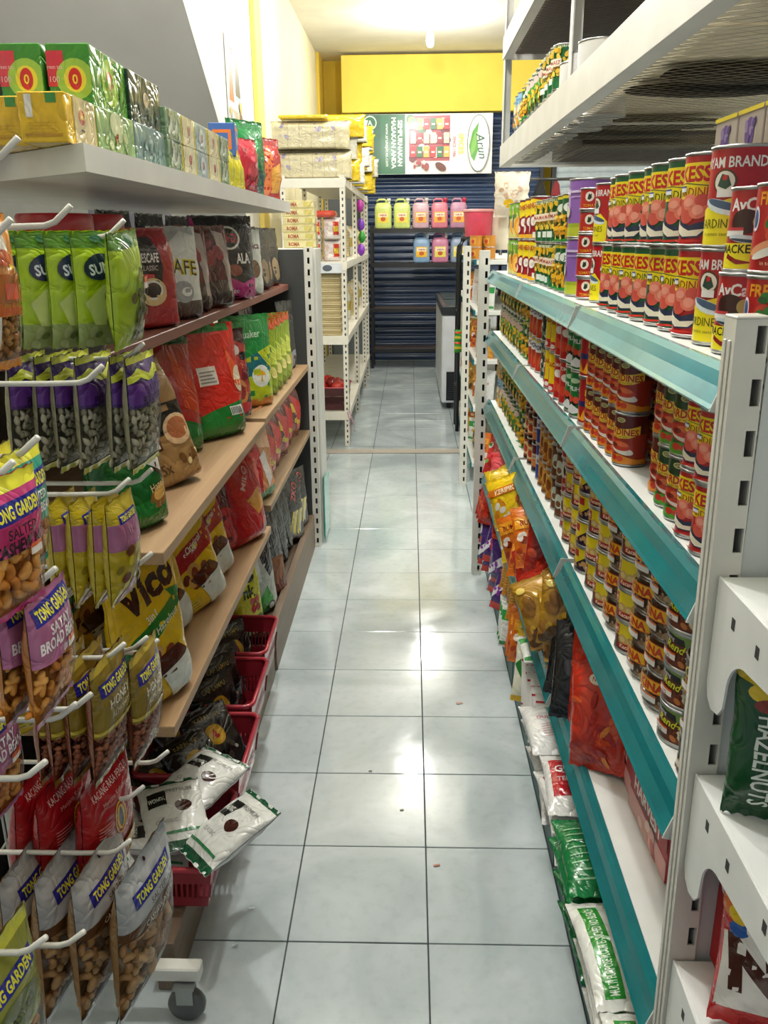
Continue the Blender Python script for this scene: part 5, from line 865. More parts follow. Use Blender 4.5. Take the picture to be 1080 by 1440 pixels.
q = pack('cocoa_bag', .15, .27, .07, '#3a1a20', [P([(.0, .9), (.3, .8), (.3, .3), (.1, .2), (-.05, .5)], '#b03a34'), E(.05, .3, .14, .14, '#c8854a'), E(.05, .3, .09, .09, '#8a2a2a'), *blobs(10, -.3, .4, .3, .9, ['#d8d0c8', '#7a2230', '#1a1214', '#5c2a30'], .04, .09, 5), E(.1, .12, .12, .06, '#c8323a')], prof='pouch', n=3, seed=71, crk=.004)
lp(q, -.29, 1.15, ZBn, 'maroon cocoa bag with orange picture beside the bright red bag', turn=.6, tilt=.04)
q = pack('cereal_bag', .21, .305, .075, '#1f8a3c', [P([(-.5, .0), (-.5, .3), (-.1, .55), (.5, .7), (.5, 0)], '#b9c81e'), P([(-.3, .5), (.1, .6), (.3, .4), (.1, .3), (-.2, .35)], '#1f6f78'), E(.12, .34, .14, .12, '#e9ece4'), E(.12, .34, .07, .06, '#e8b01c'), R(-.5, .0, .5, .1, '#d8861c'), T('Quaker', 0, .8, .08, '#c9e6c8', 0, .4, .01)], prof='pouch', n=3, seed=72, crk=.0035)
lp(q, -.285, 1.40, ZBf, 'green cereal bag with fried-egg picture on far wooden shelf', turn=.65)
q = pack('cereal_bag', .17, .265, .06, '#8fa81e', [R(-.4, .88, .4, 1, '#c8501c'), P([(-.3, .7), (0, .8), (.3, .6), (.3, .4), (-.3, .5)], '#cddc4a'), *blobs(8, -.25, .08, .25, .4, ['#5c7a1c', '#e2d67a', '#b8c83a'], .05, .1, 3), T('NESTUM', 0, .62, .07, '#2f5a1c', 0, .4, .01)], prof='pouch', n=3, seed=73, crk=.0035)
for k in range(4): lp(q, -.28, 1.60+k*.125, ZBf, f'lime cereal bag with orange top, {ORD[k]} on far wooden shelf', turn=.65, grp='lime cereal bags')
q = pack('oat_bag', .15, .25, .06, '#d9c81e', [E(0, .45, .18, .14, '#e9e9e4'), E(0, .45, .1, .08, '#d8963a'), R(-.4, .0, .4, .16, '#a8aab0'), R(-.4, .85, .4, 1, '#2a221e'), T('OAT', 0, .72, .1, '#b0281e', 0, .3, .03)], prof='pouch', n=3, seed=74, crk=.0035)
lp(q, -.28, 2.12, ZBf, 'yellow and white oat bag near the far post', turn=.35)
q = pack('coffee_bag', .15, .29, .06, '#14161a', [P([(-.2, .2), (.2, .3), (.1, .0), (-.2, .0)], '#8a8f96'), T('ZKO', 0, .75, .12, '#3c4048', 0, .4, .03)], prof='pouch', n=3, seed=75, crk=.0045)
lp(q, -.28, 2.27, ZBf, 'tall black bag next to the far left post', turn=.35); lp(q, -.40, 2.02, ZBf, 'tall black bag behind the yellow oat bag', turn=.2)
# shelf C: yellow cereal-drink bags
def vico(v):
    rib = '#1f7a2c' if v == 0 else '#a8191f'
    return [T('Vico', .0, .80, .20, '#3a1a10', 14, .56, .05), P([(-.36, .42), (-.2, .52), (.0, .58), (.2, .66), (.14, .72), (.36, .70), (.34, .54), (.28, .60), (.05, .48), (-.16, .40), (-.3, .32)] if v == 0 else [(-.34, .48), (-.1, .55), (.2, .62), (.32, .72), (.36, .6), (.3, .48), (0, .42), (-.28, .36)], rib),
        T('3in1' if v == 0 else 'Strike', -.02, .60 if v == 0 else .505, .05, '#e9f0d8', 16, .2, .01), T('Malt Hazelnut' if v == 0 else 'Original', .04, .515 if v == 0 else .55, .05, '#e9e6c8', 18, .46, .01, .2), *blobs(9, -.16, .24, .22, .38, ['#5c2412', '#7a3418', '#c99a4a', '#8a4420'], .04, .08, 4), P([(-.12, .3), (.0, .34), (.16, .36), (.26, .28), (.14, .20), (-.04, .2)], '#4a1c10'),
        P([(-.05, .22), (.26, .27), (.36, .1), (.3, .02), (.05, .03)], '#cfd6d0'), R(-.3, .07, -.08, .16, '#c8b02a'), *lines(-.3, .08, -.1, .15, 3, '#6a6a1c', .3), E(.33, .62, .03, .04, '#b8381c')]
VB = '#dfb812'
k_vg = pack('cereal_drink_bag', .195, .315, .085, VB, vico(0), prof='pouch', n=3.2, seed=81, crk=.0035, N=18, Mr=20)
k_vr = pack('cereal_drink_bag', .195, .315, .085, VB, vico(1), prof='pouch', n=3.2, seed=82, crk=.0035, N=18, Mr=20)
lp(k_vg, -.255, .065, ZC, 'yellow cereal-drink bag with green ribbon, front one at shelf end', turn=.42, tilt=.03)
lp(k_vg, -.45, .00, ZC, 'yellow cereal-drink bag in shade behind the hanging bean bags', turn=.5, tilt=.05)
lp(k_vg, -.315, .34, ZC, 'yellow green-ribbon bag partly hidden behind the front one', turn=.45, tilt=.12, roll=-.12)
lp(k_vr, -.275, .52, ZC, 'yellow cereal-drink bag with red ribbon, leaning, nearer one', turn=.45, tilt=.12, roll=-.14)
lp(k_vr, -.29, .70, ZC+.0, 'yellow cereal-drink bag with red ribbon, farther one', turn=.4, tilt=.10, roll=-.08)
lp(k_vg, -.47, .26, ZC, 'yellow cereal-drink bag in the back row beside the shelf end', turn=.4); lp(k_vg, -.47, .52, ZC, 'yellow cereal-drink bag in back row, farther along', turn=.4)
q = pack('chocolate_drink_bag', .17, .29, .08, '#5a101a', [T('crunchy', 0, .78, .09, '#d8a8a8', 10, .4, .01), E(0, .6, .1, .07, '#b84a50'), P([(-.4, .0), (-.4, .45), (.1, .5), (.4, .35), (.4, 0)], '#b3151d')], prof='pouch', n=3.2, seed=83, crk=.004)
lp(q, -.30, .88, ZC, 'dark red crunchy drink bag on the third wooden shelf', turn=.35, tilt=.08, roll=-.1)
q = pack('chocolate_drink_bag', .19, .27, .10, '#b8141c', [P([(-.1, .5), (.2, .6), (.3, .4), (.1, .3)], '#d89a3a'), T('MILO', -.05, .75, .09, '#e2b8b0', 60, .3, .01), P([(.1, .9), (.3, .9), (.4, .5), (.3, .55)], '#d84a40')], prof='pouch', n=2.8, seed=84, crk=.005)
lp(q, -.25, 1.02, ZC, 'glossy red drink bag bulging over the third shelf edge', turn=.35, tilt=.02)
q = pack('milk_tea_bag', .19, .30, .07, '#c9824a', [P([(-.5, .6), (-.1, .95), (.0, .5), (-.1, .1), (-.5, 0)], '#b81f22'), P([(-.2, .8), (.1, .9), (.4, .7), (.4, .5), (.0, .6)], '#e6b890'), T('Super', -.2, .74, .1, '#f0dcd0', 20, .3, .02), R(-.5, .0, .5, .12, '#2a8a34'), P([(-.05, .5), (.1, .55), (.2, .2), (.05, .12)], '#ded6d0')], prof='pouch', n=2.8, seed=85, crk=.004)
lp(q, -.25, 1.31, ZC2, 'orange swirl milk tea bag with green foot on narrow third shelf', turn=.3, tilt=.05, roll=-.05)
# C2 far
q = pack('chocolate_candy_bag', .17, .22, .075, '#6a1216', [P([(-.1, .9), (.3, .7), (.4, .2), (.1, .1), (.0, .5)], '#c4161c'), P([(-.2, .75), (-.1, .5), (.05, .45), (-.05, .7)], '#dfc02a'), T('Beng', .1, .35, .12, '#e9d23a', -20, .3, .03), *blobs(8, -.4, .1, .0, .5, ['#2a1210', '#8a4a34', '#c89a80'], .05, .1, 4)], prof='pillow', n=2.6, seed=86, crk=.004)
for k in range(5): lp(q, -.27-.01*(k % 2), 1.50+k*.18, ZC2, f'dark red and scarlet wafer bag, {ORD[k]} on the narrow third shelf', turn=.35, tilt=.05, roll=rng.uniform(-.08, .08), grp='red wafer bags')
# base far
q = pack('noodle_drink_bag', .14, .26, .06, '#c8c81e', [R(-.4, .88, .4, 1, '#b8481c'), T('nk', .0, .62, .16, '#1f3a1c', 0, .3, .04), E(.05, .78, .1, .06, '#2c3a1c'), *[E(.08+dx, .42+dy, .05, .05, '#b8201c') for dx in (-.05, .05) for dy in (-.05, .05)], P([(-.4, 0), (.4, 0), (.4, .22), (-.1, .3)], '#2f7a2a'), E(.05, .1, .12, .08, '#d8c8a8')], prof='pouch', n=3, seed=87, crk=.004)
lp(q, -.285, 1.17, ZE, 'yellow bag lettered nk standing past the red baskets', turn=.5, tilt=.05)
q = pack('tea_bag', .17, .24, .08, '#5c6a14', [*lines(-.3, .15, .3, .7, 5, '#7c8a1e', .2)], prof='brick', n=3.5, seed=88, crk=.005)
lp(q, -.39, 1.05, ZE, 'olive-green bag standing behind the yellow nk bag', turn=.4)
q = pack('coffee_bag', .15, .26, .07, '#a9b3a8', [P([(-.1, 1), (.3, 1), (.3, .6), (.1, .5), (0, .7)], '#1a1a1c'), P([(-.3, .2), (0, .4), (.1, .2), (0, 0), (-.3, 0)], '#3f9a34'), E(.05, .1, .08, .07, '#2c2c2e'), E(.05, .1, .06, .05, '#d8dcd8'), P([(-.3, .9), (-.1, .8), (-.1, .5), (-.3, .5)], '#d4dadc')], prof='pouch', n=3, seed=89, crk=.004)
lp(q, -.27, 1.36, ZE, 'silver, black and green coffee bag on the far base board', turn=.4, tilt=.04)
q = pack('coffee_bag', .13, .14, .05, '#8a5a3c', [P([(-.4, .0), (-.4, .5), (0, .3), (.4, .6), (.4, .2)], '#6a2c1c')], prof='pouch', n=3, seed=90, crk=.004)
lp(q, -.25, 1.52, ZE, 'small brown coffee bag on far base board', turn=.5, tilt=.05)
q = pack('biscuit_bag', .15, .27, .06, '#17181a', [*blobs(10, -.3, .1, .3, .6, ['#3a3c40', '#8a8c90', '#54302c', '#c8a29a'], .04, .1, 5), P([(.0, .7), (.12, .7), (.2, .1), (.1, .1)], '#2c2f33')], prof='pouch', n=3, seed=91, crk=.005)
for k in range(3): lp(q, -.285, 1.64+k*.15, ZE, f'black shiny bag on far base board, {ORD[k]}', turn=.4, tilt=.04, grp='black bags on far base board')
q = pack('noodle_snack_bag', .15, .29, .07, '#23201e', [*[P([(-.25+.05*i, .15+.03*(i % 3)), (-.22+.05*i, .15), (-.05+.05*i, .5), (-.09+.05*i, .52)], c) for i, c in enumerate(['#c8b83a', '#a8a89a', '#d8cc5a', '#8a8a80', '#c8b83a', '#b8b8aa'])], T('ZKO', 0, .8, .13, '#a8484c', 60, .3, .03)], prof='pouch', n=3, seed=92, crk=.005)
for k in range(2): lp(q, -.26, 2.10+k*.17, ZE, f'black snack bag with yellow strands, {["nearer", "farther"][k]} by far post', turn=.4, grp='black and yellow snack bags')

# red baskets
def basket(x, y, z, w, d, h, label, col='#8c1f2c', tilt=0, name='plastic_basket'):
    r = empty(name, (x, y, z)); m = M(col, 'plastic'); mb = MB(); b = .86; t = .003
    def ring(z0, z1, o=0):
        f0 = b+(1-b)*z0/h; f1 = b+(1-b)*z1/h; W0, D0, W1, D1 = w/2*f0, d/2*f0, w/2*f1, d/2*f1
        for s in (0, 1):
            k = -t*s; q = [(x_, y_, zz) for (a, c, zz) in ((W0+k, D0+k, z0), (W1+k, D1+k, z1)) for x_, y_ in ((-a, -c), (a, -c), (a, c), (-a, c))]
            mb.add(q, [(i, (i+1) % 4, 4+(i+1) % 4, 4+i) if s == 0 else (4+i, 4+(i+1) % 4, (i+1) % 4, i) for i in range(4)], m)
    ring(0, h*.25); ring(h*.62, h)
    n = int(w/.012); 
    for i in range(n+1):
        for s in (-1, 1): f0 = b+(1-b)*.25; f1 = b+(1-b)*.62; x0 = -w/2+w*i/n; mb.add([(x0*f0-.002, s*d/2*f0, h*.25), (x0*f0+.003, s*d/2*f0, h*.25), (x0*f1+.003, s*d/2*f1, h*.62), (x0*f1-.002, s*d/2*f1, h*.62)], [(0, 1, 2, 3)], m)
    n = int(d/.012)
    for i in range(n+1):
        for s in (-1, 1): f0 = b+(1-b)*.25; f1 = b+(1-b)*.62; y0 = -d/2+d*i/n; mb.add([(s*w/2*f0, y0*f0-.002, h*.25), (s*w/2*f0, y0*f0+.003, h*.25), (s*w/2*f1, y0*f1+.003, h*.62), (s*w/2*f1, y0*f1-.002, h*.62)], [(0, 1, 2, 3)], m)
    mb.box(-w/2*b, -d/2*b, 0, w/2*b, d/2*b, .003, m); mb.build('basket_body', r)
    rm = MB(); c_ = .025; pts = []
    for cx, cy, a0 in ((w/2-c_, d/2-c_, 0), (-w/2+c_, d/2-c_, 90), (-w/2+c_, -d/2+c_, 180), (w/2-c_, -d/2+c_, 270)):
        for q_ in range(5): a = math.radians(a0+q_*22.5); pts.append((cx+c_*math.cos(a), cy+c_*math.sin(a), h))
    pts.append(pts[0]); rm.tube(pts, .0065, M('#a62a38', 'plastic'), 8); rm.build('rim', r)
    r.rotation_euler = (0, tilt, 0); return tag(r, label, 'basket')
basket(-.265, .075, .122, .26, .26, .105, 'red plastic basket of white and green packets, nearest of three')
basket(-.255, .355, .122, .25, .27, .13, 'red plastic basket holding dark packets, middle of three')
basket(-.275, .66, .122, .24, .27, .13, 'red plastic basket holding round dark packets, behind the middle one')
basket(-.285, .955, .122, .23, .26, .13, 'red plastic basket farthest along the left base board')
k_won = pack('coffee_packet', .135, .185, .045, '#d3d5d1', [R(-.5, .0, .5, .1, '#174f34'), R(-.5, .94, .5, 1, '#174f34'), E(.12, .52, .10, .08, '#3a1c16'), R(-.28, .55, -.06, .8, '#20221f'), T('WONDA', -.17, .67, .08, '#e6e8e4', 0, .2, .02), T('PREMIUM', .1, .78, .06, '#6c706c', 0, .3, .0), T('CLASSIC', -.1, .34, .05, '#8a8c88', 0, .3, 0), R(-.3, .17, .3, .2, '#2c7a4a')], seed=95, crk=.004, kind='film')
wp = [(-.20, .02, .235, -1.35, 0, .4, 'lying on the basket rim pointing to the aisle'), (-.25, .14, .245, -1.45, .1, -.5, 'with brown bean dot, on top of basket heap'), (-.31, .03, .225, -1.2, .3, .9, 'at the back left of basket heap'), (-.33, .15, .23, -1.3, -.2, 2.2, 'at the far back of basket heap'), (-.29, -.08, .20, -.6, 0, 1.5, 'standing at near side of the basket, badge sideways'), (-.20, .10, .20, -1.3, .2, 1.9, 'half hidden in the basket middle'), (-.25, .0, .17, -1.4, .1, .3, 'deep inside the basket, mostly covered'), (-.17, -.02, .24, -1.25, -.15, -.9, 'hanging over the aisle side of the basket'), (-.30, -.10, .24, -.9, 0, .9, 'upright at the near left corner of basket')]
for x, y, z, t_, r_, zz, lab in wp: put(k_won, (x, y-.05, z+.02), rz=zz, tilt=t_, roll=r_, label=f'white and green coffee packet {lab}', cat='packet', group='coffee packets in the near basket')
k_kap = pack('coffee_packet', .14, .17, .04, '#1d1916', [E(0, .52, .17, .16, '#b98f1c'), E(0, .52, .13, .12, '#c9a22c'), P([(-.08, .46), (0, .62), (.08, .46)], '#a8201c'), T('KAPAL API', 0, .82, .07, '#8f7a3a', 0, .5, .01), *blobs(6, -.35, .1, .35, .35, ['#2c2622', '#0f0d0c', '#3a322a'], .05, .1, 3), E(.25, .25, .03, .03, '#8a8a84')], seed=96, crk=.0045)
kp = [(-.20, .30, .20, -.95, 0, .9), (-.26, .26, .20, -1.1, .1, 1.3), (-.19, .40, .20, -.8, 0, .8), (-.28, .42, .19, -.7, .1, 1.1), (-.33, .33, .19, -.9, 0, 1.6)]
for k, (x, y, z, t_, r_, zz) in enumerate(kp): put(k_kap, (x, y-.03, z-.03), rz=zz, tilt=t_, roll=r_, label=f'dark coffee packet with yellow oval in the middle basket, {ORD[k]}', cat='packet', group='dark packets in middle basket')
k_ckp = pack('coffee_packet', .17, .17, .06, '#1b1714', [E(0, .50, .2, .2, '#b98f1c'), E(0, .5, .15, .15, '#c39a24'), P([(-.07, .42), (-.03, .6), (.05, .62), (.08, .44), (0, .4)], '#a01c18'), T('CAP LAMPU', 0, .84, .07, '#9a8a4a', 0, .56, .01), E(.24, .3, .03, .035, '#c8a08a')], seed=97, crk=.0045, n=2)
for k, (x, y, z, t_, zz) in enumerate([(-.25, .56, .17, -.25, 1.0), (-.26, .66, .175, -.25, 1.0), (-.27, .76, .16, -.3, 1.0), (-.28, .93, .15, -.3, 1.0)]): put(k_ckp, (x, y, z-.03), rz=zz, tilt=t_, label=f'round-looking dark packet with yellow oval, {ORD[k]} past middle basket', cat='packet', group='round dark packets')
# strip of cellophane on the floor
mb = MB(); mb.add([(0, 0, .001), (.012, .004, .004), (.03, .11, .003), (.016, .11, .001), (.005, .05, .008), (.02, .05, .010)], [(0, 1, 5, 4), (4, 5, 2, 3)], clear_film()); mb.add([(.0, .0, .0015), (.012, .004, .0045), (.013, .007, .0045), (.001, .004, .0015)], [(0, 1, 2, 3)], M('#dfe6ea', 'film')); mb.add([(.016, .11, .0015), (.03, .11, .0035), (.03, .106, .0035), (.016, .106, .0015)], [(3, 2, 1, 0)], M('#dfe6ea', 'film'))
o = mb.build('film_scrap', loc=(-.115, -.02, .002)); tag(o, 'curled clear plastic scrap on the floor by left kick board', 'litter')
for k, (x, y, sx, sy, rz_, c) in enumerate([(.0, 0, 1, 1, 0, 0)]): pass
for px, py, sx, sy, col, lab in [(.325, .235, .016, .007, '#a8705a', 'small pink paper scrap on the floor in mid aisle, nearest'), (.42, .98, .02, .012, '#b99a8c', 'crumpled pinkish paper scrap on right side of aisle floor'), (.24, .44, .010, .006, '#7c7a6c', 'tiny grey scrap on the floor in the aisle centre, nearer'), (.15, .61, .010, .005, '#7c7a6c', 'tiny grey scrap on the floor in aisle centre, farther')]:
    mb = MB(); mb.box(-sx/2, -sy/2, .0005, sx/2, sy/2, .0025, M(col, 'card'), .0008); o = mb.build('paper_scrap', loc=(px, py, 0)); o.rotation_euler = (0, 0, .3); tag(o, lab, 'litter')

# jars behind the hanging bags
def jar(x, y, z, r, h, lab):
    e = empty('jar', (x, y, z)); b = MB(); b.lathe([(r*.95, 0), (r, .01), (r, h*.72), (r*.86, h*.84), (r*.86, h*.9)], glass(), 28); b.build('jar_body', e)
    c = MB(); c.lathe([(r*.5, .01), (r*.9, .012), (r*.93, h*.66), (.002, h*.68)], M('#c9b9a4', 'card'), 20); q = c.build('crackers', e); q['kind'] = 'stuff'
    l = MB(); l.lathe([(r*.96, h*.80), (r*.98, h*.81), (r*.98, h*.98), (r*.93, h)], M('#a81420', 'plastic'), 32); l.build('lid', e); return tag(e, lab, 'jar')
jar(-.36, .11, ZA, .066, .235, 'clear jar with wide red lid behind the lime seed bags, nearer'); jar(-.36, .30, ZA, .060, .238, 'clear jar with red lid behind the lime bags, farther'); 
jar(-.48, -.0, ZA, .055, .21, 'clear jar with red lid at the far left behind orange bags')

# ledge goods
def tea(base, acc, lab_col, red=True, text='TEA'):
    f = [E(.1, .42, .34, .34, acc), E(.1, .42, .2, .22, '#e6dc3a'), E(.1, .42, .12, .18, '#c8281c'), T('0', .1, .42, .16, '#efd93a', 0, .1, .02)]
    if red: f = [R(-.45, .3, -.08, .88, '#d23a4a')]+f+[T('green tea', -.26, .62, .07, '#f0c8cc', 0, .3, .0), T('100', -.26, .42, .1, '#f0c8cc', 0, .3, .0)]
    s = [E(0, .5, .5, .42, acc), E(.0, .55, .20, .16, lab_col), T('LIPTON', 0, .56, .10, '#d8c85a', 0, .36, .02), T(text, 0, .34, .08, '#3a4a2a', 0, .5, .01), *blobs(12, -.9, .05, .9, .9, [acc, base], .08, .16, 2, .4)]
    return f, s
f, s = tea('#3f9a2c', '#9cc84a', '#b84a2c'); k_tg = boxpack('tea_box', .066, .185, .085, '#3f8f2c', f, s, kind='film')
k_td = boxpack('tea_box', .066, .19, .083, '#27402f', [E(0, .5, .3, .3, '#3f5a48')], [E(0, .55, .2, .15, '#b9a88c'), E(0, .58, .1, .07, '#243a6a'), *blobs(16, -1, .0, 1, .35, ['#3f5f4a', '#6a8a70', '#1c2e22'], .06, .12, 3, .5), T('earl grey', 0, .4, .07, '#c8d0c8', 0, .4, .0)], kind='film')
k_ty = boxpack('tea_box', .066, .13, .066, '#dfb416', [R(-.35, .5, -.2, .95, '#e6e2da'), R(.1, .78, .33, .97, '#3f8a3a'), R(-.4, .12, .4, .18, '#b98a12'), *lines(-.3, .2, .3, .45, 4, '#c8991a', .2)], [R(-.5, 0, .9, 1, '#c9b887'), E(.0, .6, .2, .16, '#a8382c'), T('LIPTON', 0, .6, .09, '#ecd95a', 0, .3, .02), T('yellow', 0, .34, .07, '#3a2a4a', 0, .25, .02)], kind='film')
k_tl = boxpack('tea_box', .066, .185, .066, '#86a864', [E(0, .5, .3, .3, '#b9cc8a')], [E(0, .72, .5, .3, '#cfd6a8'), E(0, .36, .2, .16, '#a84a3a'), T('LIPTON', 0, .36, .08, '#e6d66a', 0, .3, .02), *blobs(10, -.9, .1, .9, .5, ['#a8bc78', '#7c9c58', '#c8d49c'], .1, .2, 4)], kind='film')
k_tb = boxpack('tea_box', .066, .19, .066, '#6a8a84', [], [E(0, .5, .26, .2, '#9ab4ae'), E(0, .5, .1, .08, '#b04a3a'), *blobs(10, -.9, .1, .9, .5, ['#84a49c', '#567a74', '#a4bcb4'], .1, .2, 5)], kind='film')
ZL = 1.559
def lb(p, x, y, z, lab, rz=0): put(p, (x, y, z), rz=rz, label=lab, cat='box', group='tea boxes on the ledge')
lb(k_ty, -.257, -.085, ZL, 'yellow tea box at the near end of ledge, right one', .02); lb(k_ty, -.328, -.05, ZL, 'yellow tea box at the near end of ledge, left one'); lb(k_ty, -.40, .05, ZL, 'yellow tea box at near end, farthest left in back')
lb(k_tg, -.262, .075, ZL+.0665, 'bright green tea box atop the yellow ones, right one', .03); lb(k_tg, -.332, .07, ZL+.0665, 'bright green tea box atop the yellow ones, left one')
lb(k_tl, -.257, .076, ZL, 'pale green tea box on ledge under the bright green box'); lb(k_tl, -.330, .076, ZL, 'pale green tea box in back row under the bright green box'); lb(k_tb, -.257, .27, ZL, 'blue-green tea box on ledge under the dark green box'); lb(k_td, -.26, .268, ZL+.0665, 'dark green tea box, upper row of the ledge')
k_s1 = boxpack('tea_box', .06, .12, .058, '#b9a83a', [E(0, .5, .3, .3, '#d8c86a')], [R(-.9, .0, .7, 1, '#cfc7a0'), E(0, .55, .2, .18, '#a84a34'), T('TEA', 0, .3, .1, '#3a3a4a', 0, .3, .02)], kind='film')
k_s2 = boxpack('tea_box', .06, .11, .058, '#6f8a6a', [E(0, .5, .3, .3, '#a8bc9a')], [E(0, .5, .5, .34, '#c0ccb4'), E(0, .5, .2, .16, '#8a9a84'), *blobs(8, -.8, .1, .8, .9, ['#9aac8c', '#d0d8c8', '#5a7458'], .1, .2, 5)], kind='film')
k_s3 = boxpack('tea_box', .06, .11, .058, '#8fa3a3', [], [E(0, .5, .5, .34, '#c0ccd0'), E(0, .5, .2, .16, '#a87a5a')], kind='film')
yy = .43
for k, (p, d) in enumerate([(k_s2, 'green-leaf'), (k_s1, 'gold and cream'), (k_s3, 'silver-blue'), (k_s1, 'gold and cream'), (k_s2, 'green-leaf')]):
    for t_ in range(2): lb(p, -.25, yy, ZL+t_*.0585, f'small {d} tea box, {["lower", "upper"][t_]}, {["first", "second", "third", "fourth", "fifth"][k]} column of small ones from the near end', rng.uniform(-.04, .04))
    yy += .122
q = pack('tea_sachet_pack', .11, .11, .035, '#c8be1e', [R(-.4, .7, .4, .8, '#7a7a1c'), E(0, .4, .14, .12, '#8a9a2a')], seed=101, crk=.004)
for k in range(3): lp(q, -.245, .99+k*.075, ZL, f'small yellow packet on ledge, {ORD[k]}', turn=.5, tilt=.1, grp='yellow packets on ledge', roll=rng.uniform(-.1, .1))
q = boxpack('tea_box', .07, .10, .085, '#3a62a8', [R(-.3, .2, .3, .8, '#d8742c'), R(-.2, .3, .2, .7, '#3a62a8')], [R(-.45, .1, .45, .9, '#d8742c'), R(-.38, .2, .38, .8, '#4a78c0'), E(0, .5, .14, .14, '#e6dc4a')])
lb(q, -.265, 1.13, ZL+.0, 'blue and orange box on ledge, lower one'); lb(q, -.262, 1.135, ZL+.0855, 'blue and orange box on ledge, upper one', .1)
q = pack('candy_bag', .12, .15, .06, '#b81c34', [*blobs(14, -.3, .1, .3, .8, ['#d8485c', '#8a1424', '#e6a0a8', '#c83044'], .05, .1, 5)], seed=102, crk=.005)
lp(q, -.24, 1.29, ZL, 'red crinkled packet on ledge beside the blue boxes', turn=.5); lp(q, -.39, 1.20, ZL, 'red packet standing behind the blue box', turn=.3, tilt=.1)
q = pack('sweets_bag', .17, .225, .06, '#127a3c', [R(-.5, .88, .5, 1, '#0e6a34'), P([(-.4, .2), (.1, .4), (.4, .2), (.4, 0), (-.4, 0)], '#2a4a4a'), *blobs(6, -.3, .4, .3, .8, ['#1f9a50', '#0c5a2c'], .08, .14, 4)], seed=103, crk=.006)
lp(q, -.27, 1.50, ZL, 'tall green foil bag on ledge', turn=.55)
q = pack('snack_bag', .16, .20, .06, '#b3201c', [P([(-.4, .0), (-.3, .6), (0, .9), (.1, .4), (.0, 0)], '#d8702c'), P([(.0, .5), (.3, .6), (.3, .1), (.05, .1)], '#e0a03a'), R(-.4, .88, .4, 1, '#8f161a')], seed=104, crk=.006)
lp(q, -.25, 1.76, ZL, 'red and orange foil bag near far end of ledge', turn=.5); lp(q, -.29, 1.92, ZL, 'red foil bag at the far end of ledge', turn=.5)
j = empty('candy_tub', (-.42, .02, ZL)); b = MB(); b.lathe([(.045, 0), (.05, .01), (.052, .13)], M('#8d9097', 'plastic'), 24); b.lathe([(.0505, .0), (.0515, .05), (.0525, .07)], M('#c8562a', 'print'), 24, cap=False); b.build('tub_body', j); b = MB(); b.lathe([(.054, .13), (.055, .135), (.055, .155), (.05, .158)], M('#b9264a', 'plastic'), 24); b.build('lid', j); tag(j, 'grey plastic tub with crimson lid at the left end of ledge', 'tub')

# ================================================================== FAR END
WH = '#e9e5d8'
fr = empty('angle_rack', (-.39, 6.2, 0)); am = M(WH, 'paint')
for y in (4.53, 5.76, 7.0, 7.62):
    for x in (-.205, -.60):
        mb = MB(); slotted(mb, .036, 1.82, .010, .018, .04, am, 'x', .002, 0, .5, x-.0+.39, y-6.2); 
        mb.box((x+.034 if x > -.3 else x)+.39, y-6.2, 0, (x+.036 if x > -.3 else x+.002)+.39, y-6.2+.036, 1.82, am); mb.box(x+.39+.004, y-6.2+.006, .01, x+.39+.032, y-6.2+.0065, 1.8, M('#4a4a48', 'matte')); mb.build('upright', fr)
ZR = [1.80, 1.275, .78, .25]
for z in ZR:
    mb = MB(); mb.box(-.60+.39, 4.53-6.2, z-.006, -.17+.39, 7.65-6.2, z, am); mb.box(-.60+.39, 4.525-6.2, z-.06, -.17+.39, 4.53-6.2, z, am, .001); mb.box(-.17+.39, 4.525-6.2, z-.05, -.166+.39, 7.65-6.2, z, am, .001); mb.build('shelf_panel', fr)
tag(fr, 'cream slotted-angle rack against the left wall beyond the gondola', 'rack')
k_kru = pack('cracker_sack', .54, .18, .30, '#d4cba8', [*blobs(16, -1.2, .25, 1.2, .85, ['#8a82b4', '#a8a0c4', '#c9c0b0'], .05, .11, 3, .6), *[R(-1.3+.45*i, .0, -1.28+.45*i, 1, '#b9ae8a') for i in range(1, 6)]], prof='brick', n=4, seed=110, crk=.008, kind='film')
put(k_kru, (-.39, 4.70, 1.802), label='large beige cracker sack on top of white rack, lower one', cat='sack', group='beige cracker sacks'); put(k_kru, (-.40, 4.71, 1.985), rz=.03, label='large beige cracker sack on top of white rack, upper one', cat='sack', group='beige cracker sacks')
mb = MB(); mb.box(-.60, 4.6, 2.168, -.28, 4.82, 2.19, M('#e0c21e', 'film'), .006); tag(mb.build('yellow_packet'), 'flat yellow packet on top of the beige sacks', 'packet')
k_yl = pack('snack_sack', .42, .15, .16, '#e0c01a', [*blobs(10, -1, .2, 1, .8, ['#c8a412', '#efd84a', '#b8980e'], .06, .12, 3)], prof='brick', n=3, seed=111, crk=.010)
k_wl = pack('snack_sack', .42, .15, .16, '#dcdcd2', [*blobs(12, -1, .2, 1, .8, ['#efece0', '#b9b9ac', '#6aa86a', '#e6a08a'], .05, .12, 4)], prof='brick', n=3, seed=112, crk=.010)
n = 0
for i in range(7):
    for j in range(3):
        if i > 4 and j == 2: continue
        p = (k_yl, k_wl)[(i+j) % 2]; n += 1
        put(p, (-.30+rng.uniform(-.03, .05)+(.02*j if i else 0), 4.98+i*.30+rng.uniform(-.03, .03), 1.802+j*.14), rz=rng.uniform(-.12, .12), label=f'{["yellow", "white"][(i+j) % 2]} snack sack on rack top, {["bottom", "middle", "top"][j]} layer, {ORD[i]} behind beige sacks', cat='sack', group='snack sacks on rack top', scale=1.0)
q = pack('snack_sack', .2, .16, .12, '#e0603a', [], seed=113, crk=.01); put(q, (-.16, 5.75, 2.1), rz=.4, label='orange-red sack on top of the rack pile', cat='sack')
